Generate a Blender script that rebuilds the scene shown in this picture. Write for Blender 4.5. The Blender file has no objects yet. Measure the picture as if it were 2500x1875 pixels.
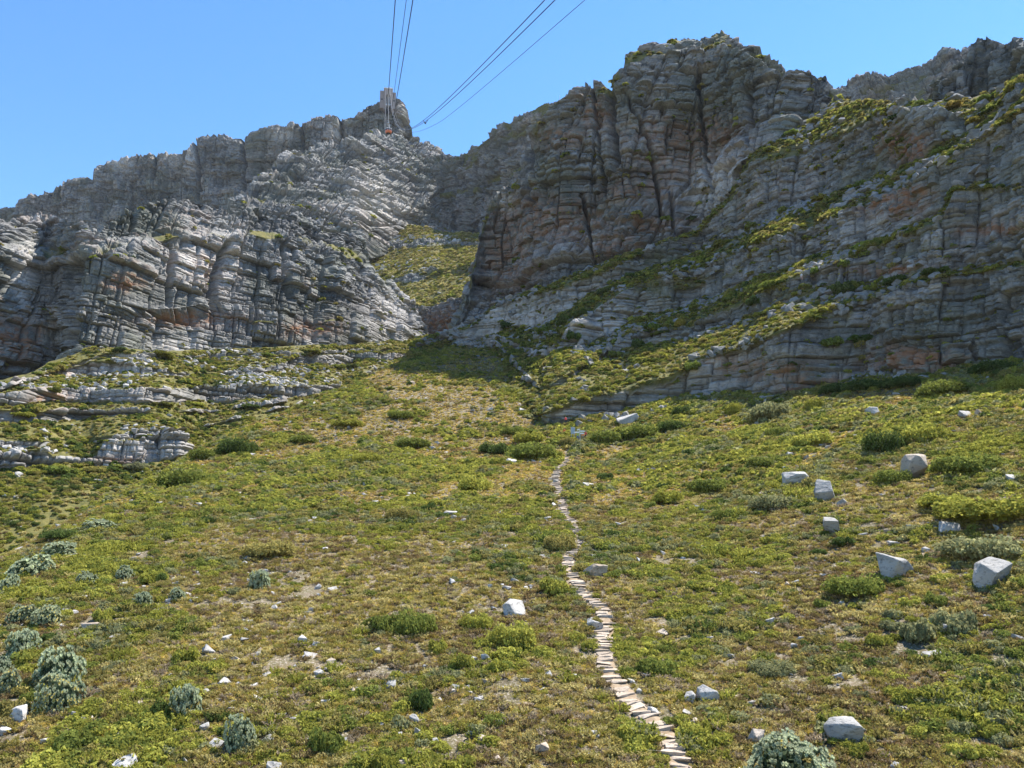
import bpy, bmesh, math, random
import numpy as np
from mathutils import Vector, Matrix, Euler

random.seed(7)
RS = np.random.RandomState(11)
SC = bpy.context.scene
COL = SC.collection

# ------------------------------------------------------------------ camera
PITCH = math.radians(11.0)
F = 1925.0                       # focal length in photo pixels (2500 wide)
CP, SP = math.cos(PITCH), math.sin(PITCH)
cam_d = bpy.data.cameras.new('camera')
cam = bpy.data.objects.new('camera', cam_d)
COL.objects.link(cam)
cam_d.sensor_width = 36.0
cam_d.lens = 36.0 * F / 2500.0
cam_d.clip_start = 0.5
cam_d.clip_end = 8000
cam.location = (0, 0, 0)
cam.rotation_euler = (math.pi / 2 + PITCH, 0, 0)
SC.camera = cam


def ray(x, y):
    """photo pixel -> horizontal unit direction (ux, uy) and tangent of elevation"""
    xc = (np.asarray(x, float) - 1250.0) / F
    yc = (937.5 - np.asarray(y, float)) / F
    dx, dy, dz = xc, CP - yc * SP, SP + yc * CP
    h = np.sqrt(dx * dx + dy * dy)
    return dx / h, dy / h, dz / h


# ------------------------------------------------------------------ noise
def _hash(ix, iy, iz, seed):
    h = (ix.astype(np.int64) * 374761393 + iy.astype(np.int64) * 668265263 + iz.astype(np.int64) * 2147483647 + seed * 974711) & 0xFFFFFFFF
    h = ((h ^ (h >> 13)) * 1274126177) & 0xFFFFFFFF
    h = ((h ^ (h >> 16)) * 2246822519) & 0xFFFFFFFF
    h = h ^ (h >> 15)
    return (h & 0xFFFFFF).astype(np.float64) / float(0xFFFFFF)


def hsh(a, b=0, c=0, seed=0):
    a = np.asarray(a)
    return _hash(a, np.zeros_like(a) + b, np.zeros_like(a) + c, seed)


def vnoise(x, y, z=0.0, seed=0):
    x = np.asarray(x, float); y = np.zeros_like(x) + y; z = np.zeros_like(x) + z
    fx, fy, fz = np.floor(x), np.floor(y), np.floor(z)
    tx, ty, tz = x - fx, y - fy, z - fz
    tx = tx * tx * (3 - 2 * tx); ty = ty * ty * (3 - 2 * ty); tz = tz * tz * (3 - 2 * tz)
    r = 0
    for i in (0, 1):
        wx = tx if i else 1 - tx
        for j in (0, 1):
            wy = ty if j else 1 - ty
            for k in (0, 1):
                wz = tz if k else 1 - tz
                r = r + wx * wy * wz * _hash(fx + i, fy + j, fz + k, seed)
    return r * 2 - 1


def fbm(x, y, z=0.0, seed=0, oct=4, gain=0.5):
    r = 0; a = 1.0; s = 0
    for o in range(oct):
        r = r + a * vnoise(np.asarray(x) * 2 ** o, np.asarray(y) * 2 ** o, np.asarray(z) * 2 ** o, seed + o * 17)
        s += a; a *= gain
    return r / s


def sstep(a, b, x):
    t = np.clip((x - a) / (b - a), 0, 1)
    return t * t * (3 - 2 * t)


def softplus(x, k):
    return k * np.logaddexp(0, x / k)


# ------------------------------------------------------------------ object helpers
def tag(o, label=None, cat=None, group=None, kind=None):
    if label: o['label'] = label
    if cat: o['category'] = cat
    if group: o['group'] = group
    if kind: o['kind'] = kind
    return o


def link(name, me, mat=None, parent=None, mats=None):
    o = bpy.data.objects.new(name, me)
    COL.objects.link(o)
    if mats:
        for m in mats: me.materials.append(m)
    elif mat: me.materials.append(mat)
    if parent: o.parent = parent
    return o


def mesh_np(name, V, Q, smooth=True, attrs=None, colors=None):
    """V (n,3); Q (m,4) or (m,3) int faces"""
    me = bpy.data.meshes.new(name)
    V = np.ascontiguousarray(V, np.float32); Q = np.ascontiguousarray(Q, np.int32)
    n, (m, k) = len(V), Q.shape
    me.vertices.add(n); me.vertices.foreach_set('co', V.ravel())
    me.loops.add(m * k); me.loops.foreach_set('vertex_index', Q.ravel())
    me.polygons.add(m)
    me.polygons.foreach_set('loop_start', np.arange(0, m * k, k, dtype=np.int32))
    me.polygons.foreach_set('loop_total', np.full(m, k, np.int32))
    me.polygons.foreach_set('use_smooth', np.full(m, smooth, bool))
    me.update(calc_edges=True)
    for nm, a in (attrs or {}).items():
        at = me.attributes.new(nm, 'FLOAT', 'POINT')
        at.data.foreach_set('value', np.ascontiguousarray(a, np.float32).ravel())
    for nm, a in (colors or {}).items():
        at = me.attributes.new(nm, 'FLOAT_COLOR', 'POINT')
        c = np.ones((n, 4), np.float32); c[:, :3] = a
        at.data.foreach_set('color', c.ravel())
    return me


def grid_faces(R, C):
    i = np.arange(R * C).reshape(R, C)
    return np.stack([i[:-1, :-1], i[:-1, 1:], i[1:, 1:], i[1:, :-1]], -1).reshape(-1, 4)


def blur(a, n, axis):
    if n < 1: return a
    pad = [(0, 0)] * a.ndim; pad[axis] = (n, n)
    p = np.pad(a, pad, mode='edge')
    c = np.cumsum(p, axis=axis)
    c = np.concatenate([np.zeros_like(np.take(c, [0], axis)), c], axis)
    L = a.shape[axis]; w = 2 * n + 1
    return (np.take(c, np.arange(w, w + L), axis) - np.take(c, np.arange(0, L), axis)) / w


# ------------------------------------------------------------------ materials
def nmat(name):
    m = bpy.data.materials.new(name); m.use_nodes = True
    nt = m.node_tree; nt.nodes.clear()
    return m, nt


def N(nt, t, **kw):
    n = nt.nodes.new(t)
    for k, v in kw.items():
        if k == 'inp':
            for a, b in v.items(): n.inputs[a].default_value = b
        else: setattr(n, k, v)
    return n


def mixc(nt, fac, a, b, mode='MIX'):
    n = N(nt, 'ShaderNodeMix', data_type='RGBA', blend_type=mode)
    for s, v in ((0, fac), (6, a), (7, b)):
        if isinstance(v, bpy.types.NodeSocket): nt.links.new(v, n.inputs[s])
        elif isinstance(v, (int, float)): n.inputs[s].default_value = v
        else: n.inputs[s].default_value = (*v[:3], 1)
    return n.outputs[2]


def ramp(nt, fac, stops):
    n = N(nt, 'ShaderNodeValToRGB')
    nt.links.new(fac, n.inputs[0])
    e = n.color_ramp.elements
    while len(e) < len(stops): e.new(0.5)
    for i, (p, c) in enumerate(stops):
        e[i].position = p
        e[i].color = (c, c, c, 1) if isinstance(c, (int, float)) else (*c, 1)
    return n.outputs[0]


def noise(nt, vec, scale, detail=4, rough=0.6, dist=0.0):
    n = N(nt, 'ShaderNodeTexNoise', inp={'Scale': scale, 'Detail': detail, 'Roughness': rough, 'Distortion': dist})
    nt.links.new(vec, n.inputs['Vector'])
    return n.outputs[0]


def rock_material(name, base_hi, base_lo, lichen, fine=1.0, bump=0.35):
    m, nt = nmat(name)
    geo = N(nt, 'ShaderNodeNewGeometry')
    P = geo.outputs['Position']
    sc = N(nt, 'ShaderNodeMapping'); sc.inputs['Scale'].default_value = (1, 1, 1.9)
    nt.links.new(P, sc.inputs['Vector'])
    PS = sc.outputs[0]
    n_big = noise(nt, P, 0.035 * fine, 3)
    n_med = noise(nt, PS, 0.22 * fine, 5, 0.65)
    n_fine = noise(nt, PS, 1.1 * fine, 6, 0.7)
    n_sp = noise(nt, P, 2.4 * fine, 3, 0.7)
    c = mixc(nt, ramp(nt, n_med, [(0.36, 0.0), (0.62, 1.0)]), base_lo, base_hi)
    c = mixc(nt, ramp(nt, n_big, [(0.45, 0.0), (0.62, 0.75)]), c, lichen)
    # pale lichen flecks and dark water stains
    c = mixc(nt, ramp(nt, n_sp, [(0.58, 0.0), (0.66, 0.55)]), c, (0.34, 0.33, 0.31))
    c = mixc(nt, ramp(nt, n_fine, [(0.32, 0.75), (0.48, 0.0)]), c, (0.06, 0.06, 0.055))
    def att(nm):
        return N(nt, 'ShaderNodeAttribute', attribute_name=nm).outputs['Fac']
    def times(a, b):
        n = N(nt, 'ShaderNodeMath', operation='MULTIPLY')
        for i, v in enumerate((a, b)):
            if isinstance(v, bpy.types.NodeSocket): nt.links.new(v, n.inputs[i])
            else: n.inputs[i].default_value = v
        return n.outputs[0]
    # tone of each block
    t = att('tone')
    c = mixc(nt, 1.0, c, ramp(nt, t, [(0.0, 0.5), (1.0, 1.5)]), 'MULTIPLY')
    rust = times(att('rust'), ramp(nt, noise(nt, PS, 0.33, 4, 0.7), [(0.40, 0.0), (0.58, 1.0)]))
    rc = mixc(nt, n_fine, (0.15, 0.072, 0.042), (0.36, 0.20, 0.115))
    c = mixc(nt, rust, c, rc)
    pale = times(att('pale'), ramp(nt, noise(nt, PS, 0.5, 4, 0.7), [(0.3, 0.1), (0.6, 0.9)]))
    c = mixc(nt, pale, c, (0.52, 0.49, 0.46))
    # soil and low growth
    veg = att('veg')
    vn = noise(nt, P, 0.5, 5, 0.7)
    vc = mixc(nt, ramp(nt, vn, [(0.35, 0.0), (0.65, 1.0)]), (0.055, 0.065, 0.018), (0.17, 0.145, 0.045))
    c = mixc(nt, veg, c, vc)
    b = N(nt, 'ShaderNodeBump', inp={'Strength': bump, 'Distance': 0.6 / fine})
    hsum = N(nt, 'ShaderNodeMath', operation='ADD')
    nt.links.new(n_fine, hsum.inputs[0]); nt.links.new(n_med, hsum.inputs[1])
    nt.links.new(hsum.outputs[0], b.inputs['Height'])
    bs = N(nt, 'ShaderNodeBsdfPrincipled', inp={'Roughness': 0.92, 'Specular IOR Level': 0.2})
    nt.links.new(c, bs.inputs['Base Color']); nt.links.new(b.outputs[0], bs.inputs['Normal'])
    o = N(nt, 'ShaderNodeOutputMaterial'); nt.links.new(bs.outputs[0], o.inputs[0])
    return m


M_ROCK = rock_material('weathered_rock', (0.25, 0.245, 0.235), (0.085, 0.086, 0.086), (0.105, 0.115, 0.092))
M_ROCK_LIGHT = rock_material('pale_rock', (0.28, 0.268, 0.252), (0.115, 0.112, 0.108), (0.125, 0.13, 0.11))

M_ROCK_MID = rock_material('grey_rock', (0.29, 0.28, 0.265), (0.11, 0.11, 0.108), (0.13, 0.138, 0.115))


def soil_material():
    m, nt = nmat('stony_soil')
    P = N(nt, 'ShaderNodeNewGeometry').outputs['Position']
    a = noise(nt, P, 0.12, 4); b = noise(nt, P, 1.6, 6, 0.7); d = noise(nt, P, 7.0, 4, 0.7)
    c = mixc(nt, ramp(nt, a, [(0.38, 0.0), (0.62, 1.0)]), (0.10, 0.083, 0.05), (0.19, 0.15, 0.10))
    c = mixc(nt, ramp(nt, b, [(0.4, 0.0), (0.6, 1.0)]), c, (0.13, 0.115, 0.06))
    c = mixc(nt, ramp(nt, d, [(0.54, 0.0), (0.62, 0.8)]), c, (0.40, 0.35, 0.30))
    c = mixc(nt, ramp(nt, d, [(0.28, 0.8), (0.42, 0.0)]), c, (0.03, 0.026, 0.018))
    bp = N(nt, 'ShaderNodeBump', inp={'Strength': 0.6, 'Distance': 0.15}); nt.links.new(d, bp.inputs['Height'])
    bs = N(nt, 'ShaderNodeBsdfPrincipled', inp={'Roughness': 0.95, 'Specular IOR Level': 0.1})
    nt.links.new(c, bs.inputs['Base Color']); nt.links.new(bp.outputs[0], bs.inputs['Normal'])
    o = N(nt, 'ShaderNodeOutputMaterial'); nt.links.new(bs.outputs[0], o.inputs[0])
    return m


M_SOIL = soil_material()


def plain(name, col, rough=0.6, metal=0.0, var=0.12, scale=3.0):
    m, nt = nmat(name)
    P = N(nt, 'ShaderNodeTexCoord').outputs['Object']
    n = noise(nt, P, scale, 4)
    c = mixc(nt, n, [v * (1 - var) for v in col], [min(1, v * (1 + var)) for v in col])
    bs = N(nt, 'ShaderNodeBsdfPrincipled', inp={'Roughness': rough, 'Metallic': metal})
    nt.links.new(c, bs.inputs['Base Color'])
    o = N(nt, 'ShaderNodeOutputMaterial'); nt.links.new(bs.outputs[0], o.inputs[0])
    return m
# ------------------------------------------------------------------ near hillside (world heightfield)
CREST = np.array([(10, -40), (40, -45), (77, -49), (107, -55), (160, -62), (186, -54), (226, -41), (288, -28), (330, -24), (500, -20)], float)


def hill(X, Y):
    X = np.asarray(X, float); Y = np.asarray(Y, float)
    z = 0.2325 * Y - 18.6 + 0.1875 * softplus(Y - 150, 8)
    z = z + 0.27 * softplus(X - 20, 5)
    xc = np.interp(Y, CREST[:, 0], CREST[:, 1])
    z = z - 0.95 * softplus(xc - X, 3.0)
    z = z + 0.55 * fbm(X / 17, Y / 17, 0, 5, 3) + 0.13 * fbm(X / 3.1, Y / 3.1, 0, 9, 3)
    return z


_Y = np.geomspace(9, 430, 1500)


def hill_hit(x, y, ymax=430):
    """photo pixel -> point on the near hillside"""
    ux, uy, te = ray(x, y)
    X = _Y * ux / uy; r = _Y / uy
    d = hill(X, _Y) - te * r
    ok = np.where((d[1:] >= 0) & (d[:-1] < 0) & (_Y[1:] < ymax))[0]
    if len(ok) == 0:
        i = int(np.argmax(d)); return np.array([X[i], _Y[i], hill(X[i], _Y[i])])
    i = ok[0]; t = d[i] / (d[i] - d[i + 1])
    yy = _Y[i] + t * (_Y[i + 1] - _Y[i]); xx = yy * ux / uy
    return np.array([xx, yy, float(hill(xx, yy))])


R0 = [(940, 900), (1000, 872), (1060, 850), (1093, 840), (1150, 858), (1216, 852), (1270, 960), (1321, 1042), (1420, 1027), (1500, 1012), (1600, 988), (1700, 965), (1754, 958), (1910, 972),
      (2007, 943), (2112, 914), (2279, 912), (2387, 884), (2500, 882), (2950, 830)]


def build_hillside():
    C, R = 1000, 900
    k = np.linspace(-1.0, 1.05, C)
    Y = np.geomspace(9, 420, R)
    KK, YY = np.meshgrid(k, Y)
    XX = KK * YY
    Z = hill(XX, YY)
    # sink below the rock bands once past their foot
    xs = 1250 + F * k * 0.985
    y0 = np.interp(xs, [p[0] for p in R0], [p[1] for p in R0])
    yr = np.full(C, 1e9)
    for i in range(C):
        if xs[i] > 1000:
            yr[i] = hill_hit(xs[i], y0[i])[1]
    rt = sstep(1290, 1350, xs)[None, :]
    Z = Z - (0.12 + 0.78 * rt) * np.clip(YY - yr[None, :] - 3.0 - 9 * (1 - rt), 0, 60)
    V = np.stack([XX, YY, Z], -1).reshape(-1, 3)
    me = mesh_np('hillside', V, grid_faces(R, C))
    return tag(link('hillside', me, M_SOIL), kind='structure')


# ------------------------------------------------------------------ traced sheets of terrain and cliff
def L(pts, s=None, kind='bench', rough=0.0, noisy=0):
    return dict(pts=pts, s=s, kind=kind, rough=rough, noisy=noisy)


def jag(x, seed, amp):
    r = 0
    for i, (w, a) in enumerate(((90, 1.0), (47, 0.9), (23, 0.6))):
        w = w * (1 + 0.3 * vnoise(x / 90, i * 7.7, 0, seed + 5))
        q = x / w + seed * 1.37
        h = hsh(np.floor(q), i, 0, seed); h2 = hsh(np.floor(q) + 1, i, 0, seed)
        f = q - np.floor(q)
        r = r + a * ((h + (h2 - h) * sstep(0.7, 1.0, f)) * 2 - 1)
    return r * amp / 1.6


def strata(seed, z0, z1, tmin, tmax):
    rs = np.random.RandomState(seed)
    n = int((z1 - z0) / tmin) + 8
    return z0 + np.concatenate([[0], np.cumsum(tmin + (tmax - tmin) * rs.rand(n) ** 1.8)])


def blocks(a, z, seed, t, ln, amp, lamp, crack, cw, rec=0.18, recd=1.0, bedk=1.0):
    B = strata(seed, z.min() - 10, z.max() + 10, *t)
    i = np.clip(np.searchsorted(B, z) - 1, 0, len(B) - 2)
    th = B[i + 1] - B[i]; fz = (z - B[i]) / th
    dz = np.minimum(fz, 1 - fz) * th
    hl = hsh(i, 1, 0, seed)
    le = ln[0] + (ln[1] - ln[0]) * hsh(i, 2, 0, seed)
    q = a / le + hl * 9.0
    q = q + 0.28 * vnoise(q * 0.9, i * 3.3, 0, seed + 3)
    j = np.floor(q); fa = q - j
    da = np.minimum(fa, 1 - fa) * le
    r = hsh(i, j, 3, seed)
    d = amp * (r * 2 - 1) + lamp * (hl * 2 - 1) - recd * (hsh(i, 4, 0, seed) < rec)
    # tilt of each block face, so neighbours catch the light differently
    d = d + amp * ((hsh(i, j, 5, seed) - 0.5) * (fa - 0.5) * 2.2 + 0.45 * (hsh(i, j, 6, seed) - 0.5) * (fz - 0.5) * 2)
    e = np.minimum(dz * bedk, da * 0.9)
    d = d - crack * np.clip(1 - e / cw, 0, 1) ** 1.5
    d = d - 0.12 * crack * np.clip(1 - e / (cw * 3.0), 0, 1) ** 2
    return d, r


SHEETS = {}


def worley(x, y, seed):
    fx, fy = np.floor(x), np.floor(y)
    best = np.full(x.shape, 9.0); h = np.zeros_like(x)
    for i in (-1, 0, 1):
        for j in (-1, 0, 1):
            cx, cy = fx + i, fy + j
            px = cx + 0.15 + 0.7 * hsh(cx, cy, 1, seed); py = cy + 0.15 + 0.7 * hsh(cx, cy, 2, seed)
            d = np.maximum(abs(x - px), abs(y - py)) * 0.6 + 0.4 * np.hypot(x - px, y - py)
            m = d < best
            h = np.where(m, hsh(cx, cy, 3, seed), h); best = np.where(m, d, best)
    return best, h




def sheet(name, x0, x1, lines, base, step=1.7, ystep=1.5, seed=1, along=(1, 0), mat=None, rocky=(1.0, 1.0), butt=3.0, big=2.6, med=1.0, small=0.35,
          rust=(), pale=(), clefts=(), back=((30, 8), (60, -10)), grow=0.35, palebase=0.0, medt=(1.4, 5.0), bigt=(6, 17), smallt=(0.7, 2.0), soft=9, topkind=0.6, lump=0.0, lumpt=(3.2, 2.2), bedk=1.0, rustk=1.0, medl=(2.2, 7.0), lumptop=0.0, pil=0.9, pilw=6.5, terrace=None, facebreak=0.0):
    C = int((x1 - x0) / step) + 1
    x = np.linspace(x0, x1, C)
    nl = len(lines)
    ys = []
    for i, l in enumerate(lines):
        p = np.array(l['pts'], float)
        y = np.interp(x, p[:, 0], p[:, 1])
        if l['noisy']: y = y + l['noisy'] * fbm(x / 55, i * 5.0, 0, seed + i, 3)
        ys.append(y)
    for i in range(nl - 2, -1, -1):
        ys[i] = np.maximum(ys[i], ys[i + 1] + 0.35)
    rng = [np.interp(x, *zip(*base)) if not callable(base) else base(x, ys[0])]
    tes = []
    for y in ys:
        ux, uy, te = ray(x, y); tes.append(te)
    for i in range(1, nl):
        s = lines[i]['s']
        if not np.isscalar(s): s = np.interp(x, *zip(*s))
        s = np.tan(np.radians(s)) * np.ones(C)
        if lines[i]['kind'] == 'bench': s = np.maximum(s, tes[i] + 0.06)
        r = rng[-1] * (s - tes[i - 1]) / (s - tes[i])
        rng.append(blur(r, soft, 0))
    P = []
    for i, (y, r) in enumerate(zip(ys, rng)):
        ux, uy, te = ray(x, y)
        p3 = np.stack([ux * r, uy * r, te * r], -1)
        if lines[i]['rough']:
            jg = jag(x, seed * 31 + i, lines[i]['rough'] * 0.8) * r / F
            if i: jg = np.clip(jg, -0.45 * np.abs(p3[:, 2] - P[-1][:, 2]), 0.45 * np.abs(p3[:, 2] - P[-1][:, 2]))
            p3[:, 2] += jg
        P.append(p3)
    rows, seg, tt, py = [], [], [], []
    for i in range(nl - 1):
        gap = float(np.max(ys[i] - ys[i + 1]))
        n = int(max(3, min(900, gap / ystep)))
        for k in range(n):
            t = k / n
            rows.append(P[i] + (P[i + 1] - P[i]) * t); seg.append(i + 1); tt.append(t)
            py.append(ys[i] + (ys[i + 1] - ys[i]) * t)
    rows.append(P[-1]); seg.append(nl - 1); tt.append(1.0); py.append(ys[-1])
    nvis = len(rows)
    # the land carries on behind the skyline
    ux, uy, te = ray(x, ys[-1]); cur = P[-1].copy()
    dist = 0
    for (d, sl) in back:
        nb = 10
        st = cur.copy()
        for k in range(1, nb + 1):
            t = k / nb
            cur = st + np.stack([ux * d * t, uy * d * t, np.full(C, math.tan(math.radians(sl)) * d * t)], -1)
            rows.append(cur.copy()); seg.append(nl); tt.append(t); py.append(ys[-1])
    G = np.array(rows); seg = np.array(seg); tt = np.array(tt); PY = np.array(py); PX = np.broadcast_to(x, PY.shape)
    R = len(G)
    # rock weight
    gaps = np.array([np.ones(C) * 99] + [ys[i - 1] - ys[i] for i in range(1, nl)] + [np.ones(C) * 99])
    kinds = ['face'] + [l['kind'] for l in lines[1:]] + ['top']
    kw = np.array([{'face': 1.0, 'bench': 0.0, 'mix': 0.55, 'top': topkind}[k] for k in kinds])
    rw = kw[seg][:, None] * np.where(kw[seg][:, None] > 0.9, sstep(2.0, 9.0, gaps[seg]), 1.0)
    nz = fbm(G[..., 0] / 9, G[..., 1] / 9, G[..., 2] / 6, seed + 40, 4)
    rw = blur(rw, 2, 0)
    rwn = np.clip(rw + nz * np.where(rw > 0.8, rocky[0] * 0.35, rocky[1] * 0.75) - (1 - rocky[0]) * 0.2, 0, 1)
    if facebreak:
        fb = fbm(G[..., 0] / 13, G[..., 1] / 13, G[..., 2] / 4.5, seed + 45, 3)
        xf = sstep(2150, 1750, PX) * 0.22 - 0.12 * sstep(2150, 2450, PX)
        rwn = rwn - facebreak * sstep(0.30 - xf, 0.50 - xf, fb + 0.2) * (rw > 0.6)
    rwn = sstep(0.32, 0.62, rwn)
    # directions
    gu = np.gradient(G, axis=1); gv = np.gradient(G, axis=0)
    nn = np.cross(gu, gv); nn /= np.linalg.norm(nn, axis=-1, keepdims=True) + 1e-9
    view = -G / np.linalg.norm(G, axis=-1, keepdims=True)
    nn *= np.where((nn * view).sum(-1, keepdims=True) < 0, -1, 1)
    nn[nvis:] = np.where(nn[nvis:, :, 2:3] < 0, -nn[nvis:], nn[nvis:])
    nn = blur(blur(nn, 5, 0), 9, 1); nn /= np.linalg.norm(nn, axis=-1, keepdims=True) + 1e-9
    al = np.array(along, float); al /= np.linalg.norm(al)
    a = G[..., 0] * al[0] + G[..., 1] * al[1]
    z = G[..., 2]
    zw = z + 0.4 * vnoise(a / 40, z / 60, 0, seed + 2) + 0.15 * vnoise(a / 5, z / 9, 0, seed + 6)
    aw = a + 0.5 * vnoise(a / 15, z / 11, 0, seed + 8) + 0.06 * z * vnoise(a / 60, 3.3, 0, seed + 9)
    # beds do not line up from one joint-bound column to the next
    zw = zw + 2.2 * (hsh(np.floor(aw / 13 + 0.4 * vnoise(aw / 30, zw / 25, 0, seed + 60)), 0, 0, seed + 61) - 0.5) * (medt[1] / 5.0)
    d1, r1 = blocks(aw, zw, seed + 11, bigt, (9, 30), big * 0.6, big * 0.16, big * 0.7, 0.8, 0.12, big * 0.4, bedk)
    d2, r2 = blocks(aw, zw, seed + 12, medt, medl, med * 0.95, med * 0.10 / bedk, med * 1.25, 0.42, 0.04 / bedk, med * 0.6, bedk)
    d3, r3 = blocks(aw, zw, seed + 13, smallt, (0.9, 3.2), small * 0.8, small * 0.1 / bedk, small * 1.1, 0.25, 0.03 / bedk, small, bedk)
    # big buttresses: columns with sharp returns
    q = a / 26 + 0.5 * vnoise(a / 60, z / 80, 0, seed + 21)
    bj = np.floor(q); bf = q - bj
    bt = (hsh(bj, 1, 0, seed + 22) + (hsh(bj + 1, 1, 0, seed + 22) - hsh(bj, 1, 0, seed + 22)) * sstep(0.8, 1.0, bf)) * 2 - 1
    bt = bt + 0.7 * fbm(a / 40, z / 70, 0, seed + 23, 3)
    brk = 0.6 + 0.75 * sstep(-0.25, 0.3, fbm(a / 16, z / 12, 0, seed + 80, 3))
    disp = butt * bt + d1 + brk * (d2 + d3) + 0.5 * med * fbm(aw / 3, z / 2.2, 0, seed + 30, 3)
    # joints that run through many beds, leaving tall pillars
    q = aw / pilw + 0.35 * vnoise(aw / pilw * 0.8, 0.7, 0, seed + 90)
    pj = np.floor(q); pf = q - pj
    lev = np.floor(z / 22 + 3 * hsh(pj, 1, 0, seed + 91))
    pd = np.minimum(pf, 1 - pf) * pilw
    gone = hsh(pj, lev, 4, seed + 92) < 0.35
    disp = disp + pil * ((hsh(pj, lev, 2, seed + 93) - 0.5) * 2.0 + 0.9 * (hsh(pj, lev, 3, seed + 94) - 0.5) * (pf - 0.5)) - np.where(gone, 0.3, 1.3) * pil * np.clip(1 - pd / 0.5, 0, 1) ** 1.3
    if terrace:
        H, A, vf = terrace
        fq = (zw + 0.35 * H * (hsh(np.floor(aw / 17), 0, 0, seed + 95) - 0.5) + 0.3 * H * vnoise(a / 35, z / 30, 0, seed + 96)) / H
        lvl = np.floor(fq); fr_ = fq - lvl
        amp_ = A * (0.45 + 0.9 * hsh(lvl, np.floor(aw / 17), 0, seed + 97))
        disp = disp + amp_ * np.where(fr_ < 0.74, fr_ / 0.74, (1 - fr_) / 0.26)
        rwn = rwn * (1 - vf * sstep(0.74, 0.8, fr_) * sstep(-0.1, 0.25, fbm(a / 14, z / 14, 0, seed + 98, 3)))
    if lump:
        f1, hc = worley(aw / lumpt[0], zw / lumpt[1], seed + 70)
        f2, hd = worley(aw / (lumpt[0] * 0.42), zw / (lumpt[1] * 0.42), seed + 71)
        hh = np.clip((ys[0][None] - PY) / np.maximum(ys[0] - ys[-1], 8)[None], 0, 1)
        lw = lump * (brk if not lumptop else np.maximum(0.25 * brk, sstep(lumptop - 0.12, lumptop + 0.08, hh)))
        disp = disp * (1 - 0.35 * np.minimum(lw, 1)) + lw * (1.5 * (0.75 - f1 ** 1.5) + 1.2 * (hc - 0.5) + 0.55 * (0.7 - f2 ** 1.5) + 0.3 * (hd - 0.5))
        r2 = 0.5 * r2 + 0.5 * hc
    for (pl, wd, dp) in clefts:
        p = np.array(pl, float)
        cx = np.interp(PY, p[:, 1], p[:, 0])
        inside = sstep(p[0, 1] - 14, p[0, 1] + 4, PY) * (1 - sstep(p[-1, 1] - 14, p[-1, 1] + 14, PY))
        disp = disp - dp * inside * np.exp(-((PX - cx + 2.5 * vnoise(PY / 12, 1.0, 0, seed)) / wd) ** 2)
    soil = 0.35 * fbm(G[..., 0] / 4, G[..., 1] / 4, z / 4, seed + 50, 3) + 0.8 * fbm(G[..., 0] / 14, G[..., 1] / 14, z / 14, seed + 51, 2)
    edge = np.clip(np.arange(C) / 4.0, 0, 1) * np.clip((C - 1 - np.arange(C)) / 4.0, 0, 1)
    rwb = blur(rwn, 1, 0)
    G = G + nn * (rwb * disp + (1 - rwb) * soil)[..., None] * (0.25 + 0.75 * edge[None, :, None])
    # attributes
    def blobs(bl):
        w = np.zeros_like(PY)
        for (bx, by, sx, sy) in bl: w = np.maximum(w, np.exp(-(((PX - bx) / sx) ** 2 + ((PY - by) / sy) ** 2)))
        return w
    ru = np.clip(blobs(rust) * 1.3 + 0.25 * (r1 > 0.86) * (r2 > 0.5), 0, 1) * rwn * rustk
    pa = np.clip(blobs(pale) * 1.2 + palebase, 0, 1) * rwn
    tone = np.clip(0.5 + 0.55 * (r2 - 0.5) + 0.5 * (r1 - 0.5) + 0.3 * (r3 - 0.5), 0, 1)
    veg = 1 - rwn
    me = mesh_np(name, G.reshape(-1, 3), grid_faces(R, C), smooth=False, attrs=dict(veg=veg, rust=ru, pale=pa, tone=tone))
    o = tag(link(name, me, mat or M_ROCK), kind='structure')
    SHEETS[name] = dict(G=G, veg=veg, PX=PX, PY=PY, nvis=nvis, rng=rng, x=x, ys=ys, seg=seg, nn=nn)
    return o


def sheet_pt(name, x, y):
    s = SHEETS[name]
    j = int(np.argmin(abs(s['x'] - x)))
    i = int(np.argmin(abs(s['PY'][:s['nvis'], j] - y)))
    return s['G'][i, j].copy()


hillside = build_hillside()
WALL = (-0.545, 0.839)


def base_from_hill(x, y):
    return np.array([np.hypot(*hill_hit(a, b)[:2]) for a, b in zip(x, y)]) + 0.05


def along_sheet(name, li, off=0.0, mul=1.0):
    s = SHEETS[name]
    def f(x, y): return np.interp(x, s['x'], s['rng'][li]) * mul + off
    return f


# --- right-hand rock bands and ledges
R1 = [(940, 897), (1000, 868), (1093, 838), (1150, 855), (1216, 848), (1270, 958), (1306, 1010), (1321, 1016), (1390, 987), (1490, 962), (1560, 940), (1640, 918), (1707, 880), (1747, 862), (1870, 822), (1964, 786),
      (2054, 746), (2145, 724), (2235, 697), (2351, 665), (2500, 650), (2950, 560)]
R2 = [(940, 894), (1000, 866), (1093, 836), (1150, 852), (1216, 840), (1321, 965), (1450, 890), (1552, 842), (1680, 828), (1742, 800), (1850, 762), (1931, 737), (2018, 724), (2090, 713), (2145, 702),
      (2235, 684), (2351, 657), (2500, 643), (2950, 550)]
R3 = [(940, 891), (1000, 864), (1093, 834), (1150, 849), (1216, 834), (1321, 950), (1450, 880), (1552, 807), (1680, 790), (1742, 765), (1850, 715), (1931, 677), (2036, 641), (2116, 608), (2200, 575),
      (2297, 536), (2331, 470), (2500, 458), (2950, 330)]
R4 = [(940, 888), (1000, 862), (1093, 832), (1150, 846), (1216, 826), (1321, 880), (1390, 845), (1482, 826), (1561, 778), (1713, 735), (1830, 690), (1950, 640), (2050, 612), (2116, 592), (2200, 560), (2297, 522),
      (2331, 462), (2500, 452), (2950, 322)]
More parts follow.
